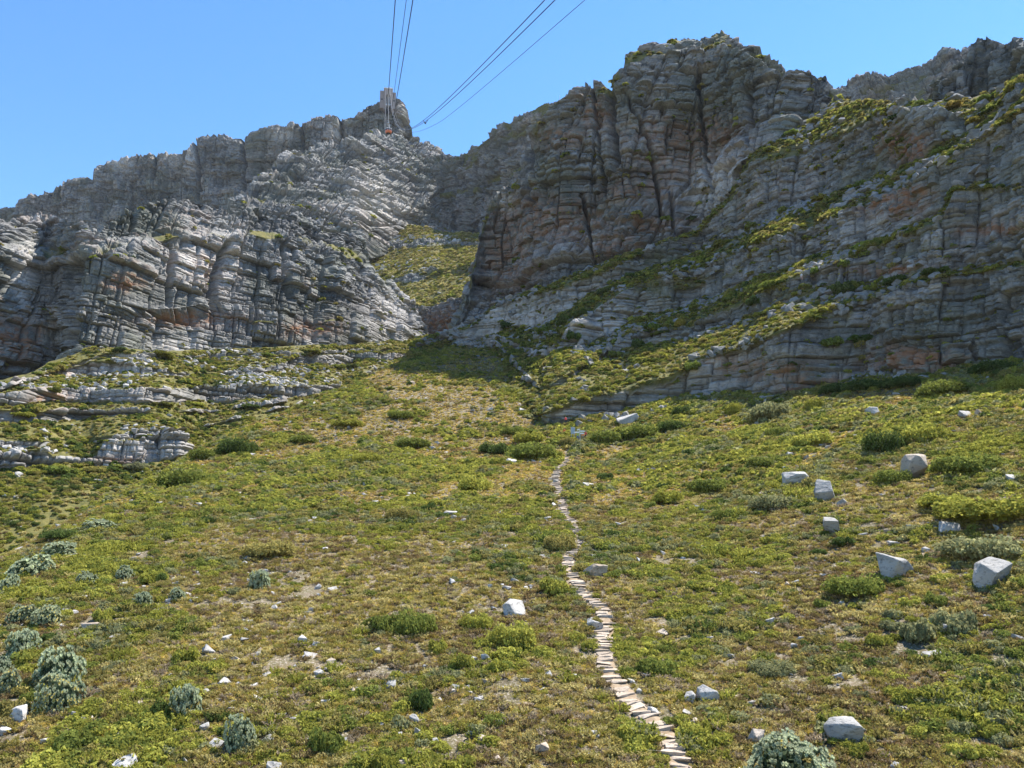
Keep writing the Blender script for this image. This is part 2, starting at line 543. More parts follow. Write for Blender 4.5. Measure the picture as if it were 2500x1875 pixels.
R5 = [(940, 885), (1000, 860), (1093, 830), (1150, 843), (1216, 818), (1321, 860), (1390, 803), (1457, 752), (1530, 702), (1620, 672), (1713, 655), (1830, 600), (1950, 565), (2010, 545), (2100, 505), (2200, 465), (2310, 400),
      (2385, 350), (2436, 312), (2500, 265), (2950, 40)]
M0 = [(940, 880), (1000, 856), (1093, 826), (1150, 840), (1216, 810), (1286, 800), (1356, 769), (1425, 728), (1523, 684), (1574, 660), (1625, 640), (1688, 620), (1729, 608), (1790, 580), (1863, 545), (1949, 500), (2085, 453),
      (2180, 414), (2243, 390), (2319, 352), (2382, 322), (2440, 282), (2500, 238), (2950, 20)]
R7 = [(940, 870), (1000, 848), (1093, 812), (1150, 796), (1220, 742), (1308, 720), (1419, 688), (1523, 641), (1571, 622), (1625, 588), (1700, 572), (1780, 490), (1838, 398), (1920, 360), (2044, 328), (2151, 278), (2221, 264), (2294, 266),
      (2382, 294), (2440, 258), (2500, 202), (2950, -20)]
R8 = [(940, 862), (1000, 842), (1093, 806), (1150, 789), (1220, 733), (1308, 709), (1403, 673), (1498, 632), (1571, 612), (1625, 578), (1700, 560), (1780, 480), (1838, 380), (1900, 345), (1950, 310), (2030, 250), (2100, 246), (2275, 252),
      (2370, 240), (2433, 214), (2500, 190), (2950, -40)]
BS = [(940, 25), (1300, 25), (1400, 27), (2000, 29), (2950, 36)]
sheet('rock_bands', 1000, 2900, [
    L([(a, b + 16) for a, b in R0]), L(R0, 26), L(R1, 80, 'face', 5), L(R2, BS, 'bench', 0, 6), L(R3, 79, 'face', 6), L(R4, BS, 'bench', 0, 6),
    L(R5, 80, 'face', 7), L(M0, [(940, 25), (1500, 32), (2000, 36), (2900, 42)], 'bench', 0, 7), L(R7, 80, 'face', 6),
    L(R8, [(940, 30), (1700, 36), (1850, 44), (2900, 46)], 'bench', 0, 4)],
    base_from_hill, seed=3, mat=M_ROCK_MID, facebreak=0.45, lump=0.35, lumpt=(2.2, 1.6), along=WALL, butt=0.9, big=1.3, med=0.75, small=0.25, medt=(1.5, 4.2), smallt=(0.9, 2.0), bedk=1.3, back=((20, 4), (40, -30)), rocky=(1.0, 1.25),
    rust=[(1860, 900, 130, 26), (1990, 935, 110, 22), (2230, 880, 110, 34), (1760, 885, 60, 22), (2180, 500, 90, 30), (2220, 360, 60, 40), (1960, 722, 50, 16), (2180, 660, 90, 14), (2420, 560, 80, 12), (2200, 470, 70, 14)],
    pale=[(1260, 770, 130, 50), (1450, 760, 140, 70), (1560, 890, 200, 60), (1620, 1000, 90, 40), (1380, 1000, 80, 30)])  # white grey rock, with sunlit parts of the bands painted into the colour
s = SHEETS['rock_bands']
for xx in (1100, 1400, 1700, 2000, 2300, 2500):
    j = int(np.argmin(abs(s['x'] - xx)))
    print('bands', xx, [round(float(r[j])) for r in s['rng']])

# --- the great cliff above them
SKY = [(1080, 832), (1093, 822), (1123, 779), (1145, 717), (1161, 636), (1175, 572), (1191, 518), (1229, 477), (1278, 430), (1289, 366), (1308, 316), (1365, 246), (1401, 226), (1430, 209), (1480, 206), (1503, 181), (1526, 170),
       (1528, 133), (1560, 124), (1577, 110), (1661, 99), (1718, 96), (1738, 92), (1742, 82), (1770, 80), (1788, 102), (1831, 127), (1876, 164), (1921, 181), (1978, 192), (2005, 190), (2016, 200), (2029, 232), (2070, 262)]
def frac(lo, hi, f, amp=0, xs=None):
    xs = xs if xs is not None else np.arange(900, 2200, 20.0)
    a = np.interp(xs, *zip(*lo)); b = np.interp(xs, *zip(*hi))
    y = a + (b - a) * f + amp * vnoise(xs / 130, f * 9, 0, 77)
    return list(zip(xs, y))
CB = [(1080, 838), (1093, 830), (1150, 800), (1220, 744), (1308, 719), (1403, 683), (1498, 641), (1571, 620), (1625, 588), (1700, 572), (1780, 500), (1838, 410), (1900, 370), (1950, 335), (2030, 282), (2070, 278)]
CBL = [(x, y) for x, y in CB]
bfun = along_sheet('rock_bands', 9, 4.0)
sheet('great_cliff', 1084, 2066, [
    L(CB), L(frac(CB, SKY, 0.16, 14), 74, 'face'), L(frac(CB, SKY, 0.30, 20), 62, 'face'), L(frac(CB, SKY, 0.52, 25), [(1080, 82), (1250, 89), (1450, 91), (1700, 93), (1850, 80), (2066, 70)], 'face'),
    L(frac(CB, SKY, 0.78, 18), 83, 'face'), L(frac(CB, SKY, 0.93, 8), 76, 'face'), L(SKY, [(1080, 78), (1500, 70), (1560, 60), (1700, 48), (1850, 56), (2066, 64)], 'mix', 7)],
    bfun, step=1.5, ystep=1.4, seed=5, along=WALL, pil=1.6, pilw=8, butt=2.8, big=2.8, med=1.1, small=0.4, medt=(2.2, 7.0), medl=(2.4, 7), smallt=(1.0, 2.6), bedk=1.9, rustk=0.62, lump=0.9, lumptop=0.86, back=((30, 3), (80, -22)),
    rust=[(1690, 400, 140, 55), (1640, 330, 120, 40), (1600, 545, 100, 26), (1350, 545, 170, 60), (1450, 280, 40, 45), (1560, 470, 90, 40), (1240, 620, 70, 90), (1500, 600, 80, 30), (1380, 340, 60, 30), (1750, 330, 60, 50)],
    pale=[(1240, 500, 14, 20), (1770, 460, 120, 70)],
    clefts=[([(1487, 195), (1489, 208), (1495, 284), (1501, 347), (1506, 400)], 7, 11), ([(1534, 240), (1539, 265), (1574, 328), (1599, 414), (1606, 455), (1612, 520)], 4, 6),
            ([(1294, 330), (1296, 366), (1299, 430), (1300, 520)], 5, 7), ([(1446, 215), (1450, 227), (1470, 414), (1476, 470)], 4, 4), ([(1706, 180), (1712, 300), (1735, 420), (1745, 560)], 4, 5),
            ([(1830, 220), (1838, 300), (1845, 380)], 4, 5), ([(1640, 470), (1650, 560), (1660, 600)], 5, 5), ([(1420, 480), (1440, 560), (1450, 640)], 4, 4)])

# --- right peak and the far ridge behind the saddle
sheet('right_peak', 2262, 2900, [
    L([(2262, 272), (2275, 262), (2370, 252), (2433, 226), (2500, 204), (2900, 60)]),
    L([(2262, 262), (2280, 225), (2330, 190), (2400, 160), (2500, 150), (2900, 20)], 74, 'face', 4),
    L([(2262, 258), (2272, 237), (2283, 198), (2328, 158), (2356, 136), (2368, 102), (2385, 86), (2407, 82), (2432, 92), (2441, 98), (2456, 84), (2475, 84), (2500, 102), (2620, 130), (2900, -10)], 62, 'face', 7)],
    lambda x, y: along_sheet('rock_bands', 9, 3.0)(x, y) + 60 * np.clip((2300 - x) / 40, 0, 1) ** 2, seed=8, along=WALL, butt=2.5, big=2.4, med=1.0, small=0.4, lump=0.8, back=((25, 0), (60, -25)))
sheet('far_ridge', 1990, 2470, [
    L([(1990, 275), (2470, 275)]), L([(1990, 262), (2080, 232), (2113, 222), (2249, 190), (2470, 160)], 62, 'mix', 4),
    L([(1990, 244), (2034, 222), (2080, 209), (2113, 194), (2170, 175), (2249, 153), (2272, 147), (2334, 138), (2470, 118)], 66, 'face', 6)],
    [(1990, 640), (2470, 560)], seed=9, along=(1, -.3), butt=4, big=4.0, med=2.0, small=0.8, lump=2.4, lumpt=(7, 5), bigt=(7, 18), medt=(2, 7), back=((60, 0), (120, -20)))
# --- left valley side with its horizontal ledges
def plane_rng(x, y):
    ux, uy, te = ray(x, y)
    # z = .39 Y - 55
    return 55 / np.maximum(0.39 * uy - te, 0.02)

S_BOT = [(-420, 1560), (-200, 1500), (0, 1400), (250, 1262), (500, 1125), (700, 1045), (900, 955), (1040, 892), (1130, 866)]
def up(line, k): return [(x, y - k) for x, y in line]
SB = [(-420, 24), (1130, 24)]
T1a = [(-420, 1190), (0, 1180), (60, 1175), (130, 1185), (250, 1200), (400, 1120), (500, 1085), (700, 1012), (900, 925), (1130, 850)]
LED = [
    # (bottom, top) of each ledge, lowest first
    ([(-420, 1150), (0, 1148), (105, 1142), (120, 1148), (160, 1130), (250, 1140), (330, 1128), (450, 1120), (470, 1100), (560, 1070), (700, 1005), (900, 922), (1130, 848)],
     [(-420, 1108), (0, 1104), (105, 1102), (125, 1118), (150, 1118), (215, 1122), (232, 1118), (255, 1080), (340, 1074), (360, 1058), (440, 1056), (455, 1078), (480, 1096), (560, 1066), (700, 1002), (900, 919), (1130, 846)]),
    ([(-420, 1095), (0, 1090), (200, 1090), (330, 1066), (470, 1050), (700, 998), (900, 916), (1130, 844)],
     [(-420, 1082), (0, 1074), (110, 1078), (200, 1082), (330, 1054), (360, 1050), (470, 1044), (700, 994), (900, 913), (1130, 842)]),
    ([(-420, 1045), (0, 1038), (60, 1030), (150, 1025), (215, 1018), (330, 1010), (400, 1008), (560, 1005), (700, 985), (900, 912), (1130, 840)],
     [(-420, 1010), (0, 1000), (60, 1000), (110, 1005), (190, 1002), (270, 1004), (330, 1000), (400, 1002), (560, 1000), (590, 985), (700, 978), (900, 910), (1130, 838)]),
    ([(-420, 1025), (0, 990), (60, 990), (110, 985), (240, 981), (265, 984), (380, 986), (420, 978), (540, 985), (620, 972), (700, 970), (830, 962), (900, 908), (1130, 837)],
     [(-420, 940), (0, 968), (60, 958), (120, 950), (236, 958), (250, 954), (380, 955), (420, 950), (520, 944), (565, 950), (580, 940), (700, 942), (820, 940), (840, 955), (900, 905), (1130, 836)]),
    ([(-420, 930), (0, 962), (120, 915), (200, 910), (300, 906), (420, 915), (600, 918), (700, 900), (735, 893), (850, 893), (870, 885), (930, 880), (1000, 870), (1130, 835)],
     [(-420, 915), (0, 952), (116, 905), (135, 888), (200, 885), (300, 883), (420, 908), (600, 910), (700, 882), (730, 866), (850, 862), (870, 868), (930, 862), (1000, 862), (1130, 834)]),
    ([(-420, 905), (0, 948), (250, 872), (380, 876), (700, 868), (870, 862), (985, 856), (1130, 833)],
     [(-420, 900), (0, 944), (250, 866), (380, 868), (700, 862), (870, 852), (985, 850), (1130, 832)]),
]
ln = [L(S_BOT)]
for b, t in LED:
    ln.append(L(b, SB, 'bench', 0, 6)); ln.append(L(t, 78, 'face', 4))
TOPL = [(-420, 890), (0, 938), (60, 925), (116, 893), (170, 872), (253, 852), (380, 862), (700, 848), (863, 842), (985, 834), (1036, 822), (1130, 818)]
ln.append(L(TOPL, SB, 'bench', 0, 3))
sheet('valley_side', -400, 1125, ln, plane_rng, seed=14, along=(1, 0.1), butt=0.8, big=1.5, med=0.9, small=0.4, rocky=(1.0, 0.95), mat=M_ROCK_LIGHT, palebase=0.25,
      rust=[(110, 980, 40, 20), (300, 1125, 60, 20), (40, 1175, 60, 20), (200, 905, 80, 14)], pale=[(200, 895, 120, 20), (300, 1095, 80, 18)], back=((12, 14), (60, 4)), step=1.6, topkind=0.0, soft=16, lump=0.3, pil=0.35, pilw=4)
s = SHEETS['valley_side']
for xx in (0, 300, 500, 700, 900, 1050):
    j = int(np.argmin(abs(s['x'] - xx)))
    print('valley', xx, [round(float(r[j])) for r in s['rng']])

# --- the left buttress
B0 = [(-420, 960), (0, 955), (60, 940), (116, 915), (170, 890), (253, 866), (380, 874), (700, 858), (863, 852), (985, 846), (1036, 812), (1050, 812)]
BSKY = [(-420, 520), (-150, 515), (0, 534), (65, 534), (119, 538), (188, 549), (240, 576), (262, 560), (300, 528), (343, 505), (380, 491), (470, 484), (506, 495), (542, 505), (579, 527), (615, 509), (636, 502), (662, 531), (723, 522),
        (800, 563), (860, 582), (884, 594), (911, 663), (952, 698), (982, 730), (1004, 747), (1020, 780), (1036, 808), (1050, 809)]
B1 = [(-420, 800), (0, 830), (120, 800), (180, 770), (330, 775), (420, 782), (540, 768), (620, 790), (900, 790), (1050, 811)]
B1b = [(-420, 790), (0, 820), (120, 790), (180, 755), (330, 752), (420, 755), (540, 742), (620, 780), (900, 778), (1050, 811)]
B2 = [(-420, 640), (0, 612), (120, 640), (185, 640), (280, 610), (400, 585), (480, 575), (560, 575), (620, 572), (700, 580), (800, 606), (884, 640), (950, 720), (1050, 810.5)]
B2b = [(-420, 620), (0, 592), (120, 610), (185, 615), (280, 590), (400, 570), (560, 562), (700, 566), (800, 590), (884, 618), (950, 710), (1050, 810)]
sheet('left_buttress', -400, 1046, [
    L(B0), L(B1, 80, 'face', 0, 10), L(B1b, [(-400, 60), (180, 75), (300, 128), (500, 128), (600, 70), (1040, 60)], 'face', 0, 6),
    L(frac(B1b, B2, 0.5, 14, np.arange(-420, 1060, 20.0)), [(-400, 80), (600, 83), (800, 72), (1040, 62)], 'face'), L(B2, [(-400, 78), (600, 80), (800, 70), (1040, 60)], 'face', 6, 8),
    L(B2b, 36, 'mix', 3), L(BSKY, [(-400, 58), (300, 62), (700, 60), (1040, 58)], 'face', 7)],
    [(-400, 262), (0, 272), (100, 284), (150, 280), (190, 258), (300, 264), (500, 290), (700, 302), (800, 320), (900, 347), (1046, 412)], seed=21, along=(1, 0.1), pil=1.1, pilw=6, butt=3.6, big=2.6, med=1.0, small=0.34, medt=(1.8, 6.5), medl=(2.6, 10), smallt=(1.0, 2.6), bedk=1.4, lump=1.1, lumptop=0.80,
    step=1.5, ystep=1.4, back=((40, 0), (120, 12)),
    rust=[(480, 780, 110, 16), (30, 840, 60, 50), (520, 650, 60, 40), (300, 690, 50, 20), (760, 800, 60, 20)], pale=[(480, 640, 60, 60), (560, 640, 40, 80), (950, 760, 60, 60), (60, 680, 25, 80), (440, 840, 60, 14)],
    clefts=[([(178, 640), (180, 700), (182, 800), (178, 860)], 7, 8), ([(560, 590), (545, 640), (530, 720), (528, 760)], 7, 7), ([(425, 600), (420, 680), (418, 740)], 6, 5), ([(700, 590), (704, 660), (720, 720)], 5, 5),
            ([(792, 600), (800, 660)], 4, 4), ([(640, 510), (650, 560)], 5, 5), ([(330, 510), (318, 570)], 6, 6)])

# --- gully with its grassy floor and the dark step that closes it
sheet('gully_floor', 840, 1200, [
    L([(840, 860), (960, 842), (1036, 822), (1107, 820), (1200, 820)]),
    L([(840, 800), (960, 770), (990, 752), (1004, 747), (1047, 747), (1107, 730), (1145, 722), (1200, 712)], 82, 'face', 3),
    L([(840, 720), (900, 705), (1000, 690), (1060, 680), (1090, 672), (1160, 664), (1200, 660)], 31, 'bench'),
    L([(840, 710), (900, 695), (1000, 672), (1060, 652), (1090, 664), (1160, 640), (1200, 636)], [(840, 45), (980, 40), (1030, 55), (1200, 72)], 'mix', 4),
    L([(840, 640), (900, 620), (960, 610), (1000, 606), (1090, 602), (1200, 600)], 32, 'bench'),
    L([(840, 630), (900, 605), (960, 590), (1000, 590), (1040, 582), (1090, 588), (1200, 592)], 40, 'mix', 4),
    L([(840, 598), (884, 585), (960, 566), (998, 550), (1039, 556), (1107, 570), (1200, 568)], 34, 'bench')],
    [(840, 500), (980, 470), (1107, 455), (1200, 440)], seed=25, along=(1, -.2), butt=1.0, big=1.6, med=1.3, small=0.6, lump=1.2, rocky=(1.0, 0.8), rust=[(1090, 790, 60, 30)], back=((60, 20), (60, 10)))

# --- stepped spur below the upper station
def U(line, k): return [(x, y + k) for x, y in line]
UP0 = [(-420, 680), (0, 640), (200, 640), (347, 590), (540, 580), (597, 570), (644, 440), (709, 395), (768, 377), (830, 374), (890, 362), (917, 347), (1006, 347), (1020, 350)]
ST = [(540, 512), (597, 506), (644, 430), (709, 386), (768, 367), (830, 363), (890, 350), (917, 334), (1006, 340), (1030, 352), (1057, 364), (1079, 386), (1100, 400)]
SP0 = [(540, 600), (662, 590), (723, 585), (800, 610), (884, 640), (950, 625), (998, 600), (1040, 580), (1100, 595)]
xs_ = np.arange(540, 1110, 10.0)
sp = [L(SP0), L(frac(SP0, ST, 0.35, 5, xs_), [(540, 60), (1000, 68)], 'face'), L(frac(SP0, ST, 0.7, 5, xs_), [(540, 46), (1000, 56)], 'face'), L(ST, [(540, 52), (1000, 60)], 'face', 6)]
sheet('stepped_spur', 556, 1092, sp, [(540, 560), (700, 580), (860, 600), (1000, 700), (1092, 740)], seed=31, along=(1, -.3), butt=5, big=4.0, med=2.0, small=0.7, lump=0.8, pil=2.6, pilw=11, terrace=(36, 9, 0.8), lumpt=(6, 5), bigt=(8, 20), medt=(3, 9), smallt=(1, 3), mat=M_ROCK_MID,
      back=((40, 0), (60, 10)), step=1.4, ystep=1.3, rocky=(1.0, 1.1), pale=[(960, 520, 30, 20), (900, 480, 60, 60)])
s = SHEETS['stepped_spur']
for xx in (600, 700, 800, 900, 1000, 1080):
    j = int(np.argmin(abs(s['x'] - xx)))
    print('spur', xx, [round(float(r[j])) for r in s['rng']])

# --- upper cliff of the plateau
USKY = [(-420, 620), (-200, 560), (0, 508), (57, 494), (100, 472), (130, 466), (170, 450), (215, 444), (236, 446), (240, 418), (266, 398), (339, 382), (380, 378), (430, 373), (492, 347), (588, 328), (678, 311), (740, 303), (791, 292), (835, 282),
        (870, 271), (888, 256), (902, 243), (926, 240), (968, 240), (985, 248), (992, 262), (1000, 277), (1004, 300), (1007, 336), (1020, 343)]
upb = along_sheet('stepped_spur', len(sp) - 1)
def upper_base(x, y):
    v = np.interp(x, [-420, 0, 300, 600, 760, 917, 980, 1000, 1020], [1230, 1120, 1010, 930, 905, 900, 905, 930, 985])
    return v
sheet('upper_cliff', -400, 1012, [
    L(UP0), L(frac(UP0, USKY, 0.4, 6, np.arange(-420, 1030, 15.0)), 83, 'face'), L(frac(UP0, USKY, 0.8, 5, np.arange(-420, 1030, 15.0)), 85, 'face'), L(USKY, 72, 'face', 5)],
    upper_base, seed=33, along=(1, -.4), pil=2.4, pilw=12, butt=9, big=5, med=2.2, small=0.8, bigt=(9, 26), medt=(4, 12), medl=(4, 14), smallt=(1.4, 3.6), bedk=2.0, lump=1.6, lumpt=(6, 5), lumptop=0.82, back=((60, 0), (200, 2)), step=1.4, ystep=1.3,
    clefts=[([(480, 350), (488, 420), (490, 480)], 4, 14), ([(590, 330), (594, 400), (596, 470)], 4, 14), ([(735, 310), (740, 350)], 4, 12), ([(832, 290), (836, 350)], 4, 14), ([(380, 385), (372, 440)], 4, 10)],
    pale=[(300, 400, 30, 16), (420, 385, 20, 20), (470, 385, 14, 40), (690, 330, 30, 16), (820, 315, 20, 14)])

# --- shaded back wall of the gorge
WB = [(975, 575), (1039, 572), (1107, 582), (1177, 590), (1300, 610), (1460, 640)]
WS = [(975, 420), (1040, 396), (1079, 387), (1141, 381), (1160, 366), (1175, 353), (1209, 328), (1249, 299), (1270, 282), (1300, 277), (1318, 262), (1334, 249), (1367, 241), (1400, 232), (1460, 215)]
sheet('gorge_wall', 980, 1455, [
    L(WB), L(frac(WB, WS, 0.55, 8, np.arange(970, 1470, 10.0)), 82, 'face'), L(frac(WB, WS, 0.62, 6, np.arange(970, 1470, 10.0)), [(970, 45), (1120, 50), (1200, 80), (1460, 84)], 'mix', 4),
    L(frac(WB, WS, 0.85, 6, np.arange(970, 1470, 10.0)), 80, 'face', 3), L(WS, [(970, 45), (1120, 60), (1200, 78), (1460, 78)], 'mix', 6)],
    [(975, 760), (1100, 740), (1180, 690), (1300, 610), (1460, 560)], seed=36, along=(-.6, .8), pil=2.2, pilw=10, butt=6, big=3.5, med=2.0, small=0.7, bigt=(8, 20), medt=(3, 8), medl=(3, 9), smallt=(1.2, 3), bedk=1.5, lump=1.2, lumptop=0.9, back=((60, 0), (120, 0)), step=1.4, ystep=1.3,
    clefts=[([(1035, 440), (1038, 500), (1036, 560)], 6, 12), ([(1110, 420), (1108, 560)], 5, 9), ([(1180, 370), (1182, 470)], 3, 8)])
s = SHEETS['gorge_wall']
for xx in (1000, 1100, 1200, 1360):
    j = int(np.argmin(abs(s['x'] - xx)))
    print('gorge', xx, [round(float(r[j])) for r in s['rng']])

# ground under everything, out to the horizon
def build_ground():
    n = 60
    a = np.linspace(-6000, 6000, n)
    X, Y = np.meshgrid(a, a)
    rr = np.hypot(X, Y)
    Z = -70 - 0.02 * rr + 12 * fbm(X / 900, Y / 900, 0, 3)
    return tag(link('ground', mesh_np('ground', np.stack([X, Y, Z], -1).reshape(-1, 3), grid_faces(n, n)), M_SOIL), kind='structure')


build_ground()
# ------------------------------------------------------------------ plants
def foliage_material(name, mode):
    """mode 'inst': colour carried by each plant of a ground-cover object; 'obj': colour of the object itself"""
    m, nt = nmat(name)
    if mode == 'inst':
        col = N(nt, 'ShaderNodeAttribute', attribute_type='INSTANCER', attribute_name='tint').outputs['Color']
    else:
        col = N(nt, 'ShaderNodeObjectInfo').outputs['Color']
    lv = N(nt, 'ShaderNodeAttribute', attribute_name='leaf').outputs['Fac']
    tp = N(nt, 'ShaderNodeAttribute', attribute_name='tip').outputs['Color']
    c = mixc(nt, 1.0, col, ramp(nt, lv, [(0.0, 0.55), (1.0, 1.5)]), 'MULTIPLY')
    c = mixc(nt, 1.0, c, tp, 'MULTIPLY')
    d = N(nt, 'ShaderNodeBsdfDiffuse', inp={'Roughness': 0.5}); nt.links.new(c, d.inputs[0])
    t = N(nt, 'ShaderNodeBsdfTranslucent'); nt.links.new(c, t.inputs[0])
    mx = N(nt, 'ShaderNodeMixShader', inp={0: 0.40}); nt.links.new(d.outputs[0], mx.inputs[1]); nt.links.new(t.outputs[0], mx.inputs[2])
    nt.links.new(mx.outputs[0], N(nt, 'ShaderNodeOutputMaterial').inputs[0])
    return m


M_PLANT = foliage_material('scrub_foliage', 'inst')
M_BUSH = foliage_material('bush_foliage', 'obj')


def quads(P, U, Vv):
    """one quad per row: centre P, half vectors U and V"""
    n = len(P)
    V = np.stack([P - U - Vv, P + U - Vv, P + U + Vv, P - U + Vv], 1).reshape(-1, 3)
    return V, np.arange(4 * n).reshape(n, 4)


def unit(a): return a / (np.linalg.norm(a, axis=-1, keepdims=True) + 1e-9)


def leafy(n, seed, flat=0.75, size=0.12, lumps=6, inner=0.35, up=0.0, tipc=(1.0, 1.0, 1.0), narrow=0.55):
    rs = np.random.RandomState(seed)
    d = unit(rs.randn(n, 3)); d[:, 2] = abs(d[:, 2]) * 0.95 + 0.02; d = unit(d)
    c = unit(np.c_[rs.randn(lumps, 2), abs(rs.randn(lumps)) * 0.8 + 0.1])
    dot = (d @ c.T)
    lum = np.exp(-((1 - dot) / 0.13)).max(1)
    r = (0.66 + 0.34 * lum) * (1 - inner * rs.rand(n) ** 2.2)
    P = d * r[:, None] * np.array([1, 1, flat])
    nr = unit(d + 0.9 * rs.randn(n, 3) + np.array([0, 0, up]))
    u = unit(np.cross(nr, rs.randn(n, 3))); v = np.cross(nr, u)
    s = size * (0.6 + 0.8 * rs.rand(n))[:, None]
    V, Q = quads(P, u * s * narrow, v * s)
    lv = np.repeat(np.clip(0.5 + 0.22 * rs.randn(n) + 0.25 * (lum - 0.6), 0, 1), 4)
    tip = np.ones((4 * n, 3)) * np.array(tipc)
    return V, Q, lv, tip


def twigs(n, seed, h=1.0, spread=0.7, size=0.07, per=7):
    """upright stems set with small leaves"""
    rs = np.random.RandomState(seed)
    Ps, ds = [], []
    for i in range(n):
        a = rs.rand() * 6.283; rr = spread * rs.rand() ** 0.6
        base = np.array([math.cos(a) * rr * 0.35, math.sin(a) * rr * 0.35, 0])
        top = np.array([math.cos(a) * rr, math.sin(a) * rr, h * (0.55 + 0.45 * rs.rand()) * (1 - 0.35 * rr)])
        for k in range(per):
            t = 0.3 + 0.7 * (k + rs.rand()) / per
            Ps.append(base + (top - base) * t + rs.randn(3) * 0.03); ds.append(top - base)
    P = np.array(Ps); d = unit(np.array(ds)); n = len(P)
    ax = unit(d + 0.55 * rs.randn(n, 3)); u = unit(np.cross(ax, rs.randn(n, 3)))
    s = size * (0.6 + 0.8 * rs.rand(n))[:, None]
    V, Q = quads(P, u * s * 0.4, ax * s * 1.3)
    return V, Q, np.repeat(np.clip(0.5 + 0.25 * rs.randn(n), 0, 1), 4), np.ones((4 * n, 3))


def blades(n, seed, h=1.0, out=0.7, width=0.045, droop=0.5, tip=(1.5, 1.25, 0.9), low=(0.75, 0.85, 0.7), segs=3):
    rs = np.random.RandomState(seed)
    VV, QQ, LV, TP = [], [], [], []
    k0 = 0
    for i in range(n):
        a = rs.rand() * 6.283; o = out * (0.15 + 0.85 * rs.rand()); hh = h * (0.6 + 0.5 * rs.rand())
        dirv = np.array([math.cos(a), math.sin(a), 0]); side = np.array([-dirv[1], dirv[0], 0])
        side = unit(side + 0.6 * rs.randn(3) * np.array([1, 1, 0.3]))
        b = rs.randn(3) * np.array([0.09, 0.09, 0]); lvv = np.clip(0.5 + 0.25 * rs.randn(), 0, 1)
        for s_ in range(segs + 1):
            t = s_ / segs
            p = b + dirv * o * t ** 1.5 + np.array([0, 0, hh * (t - droop * o * t ** 3)])
            wv = width * (1 - 0.75 * t)
            VV += [p - side * wv, p + side * wv]; LV += [lvv, lvv]
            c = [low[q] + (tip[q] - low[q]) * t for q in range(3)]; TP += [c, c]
        for s_ in range(segs):
            q = k0 + 2 * s_; QQ.append([q, q + 1, q + 3, q + 2])
        k0 += 2 * (segs + 1)
    return np.array(VV), np.array(QQ), np.array(LV), np.array(TP)


def join(*parts):
    V, Q, a, t = [], [], [], []; k = 0
    for p in parts:
        V.append(p[0]); Q.append(p[1] + k); a.append(p[2]); t.append(p[3]); k += len(p[0])
    return np.concatenate(V), np.concatenate(Q), np.concatenate(a), np.concatenate(t)


def plant_mesh(name, parts, mat):
    V, Q, lv, tp = join(*parts)
    me = mesh_np(name, V, Q, smooth=False, attrs=dict(leaf=lv), colors=dict(tip=tp))
    me.materials.append(mat)
    return me


PROT = bpy.data.collections.new('scrub plants')      # kept out of the scene: only its plants' shapes are reused


def proto(i, parts):
    me = plant_mesh('scrub_plant', parts, M_PLANT)
    o = bpy.data.objects.new('scrub_plant_%02d' % i, me); PROT.objects.link(o)


for i in range(3): proto(i, [leafy(330, 100 + i, 0.74, 0.088, 7)])
for i in range(2): proto(3 + i, [twigs(34, 110 + i, 1.0, 0.95, 0.085, 8)])
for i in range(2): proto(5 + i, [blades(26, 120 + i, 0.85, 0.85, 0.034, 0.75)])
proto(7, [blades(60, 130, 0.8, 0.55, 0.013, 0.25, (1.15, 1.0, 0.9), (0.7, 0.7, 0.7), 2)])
proto(8, [leafy(110, 140, 0.35, 0.15, 9)])
for i in range(2): proto(9 + i, [leafy(95, 150 + i, 0.7, 0.2, 6, 0.3, 0.2, narrow=0.75)])     # seen from afar
proto(11, [blades(14, 160, 0.75, 0.8, 0.075, 0.6, segs=2)])

TINT = dict(lime=(0.37, 0.36, 0.075), yellowgreen=(0.31, 0.305, 0.06), green=(0.20, 0.225, 0.052), dark=(0.10, 0.135, 0.038), grey=(0.27, 0.27, 0.13), olive=(0.29, 0.25, 0.08),
            straw=(0.50, 0.43, 0.18), gold=(0.38, 0.32, 0.09), brown=(0.23, 0.17, 0.085), pinkish=(0.36, 0.29, 0.20), silver=(0.38, 0.42, 0.28))


def pick(names, w, n, rs):
    w = np.array(w, float); c = np.array([TINT[k] for k in names])
    i = np.searchsorted(np.cumsum(w / w.sum()), rs.rand(n))
    return c[np.clip(i, 0, len(names) - 1)]


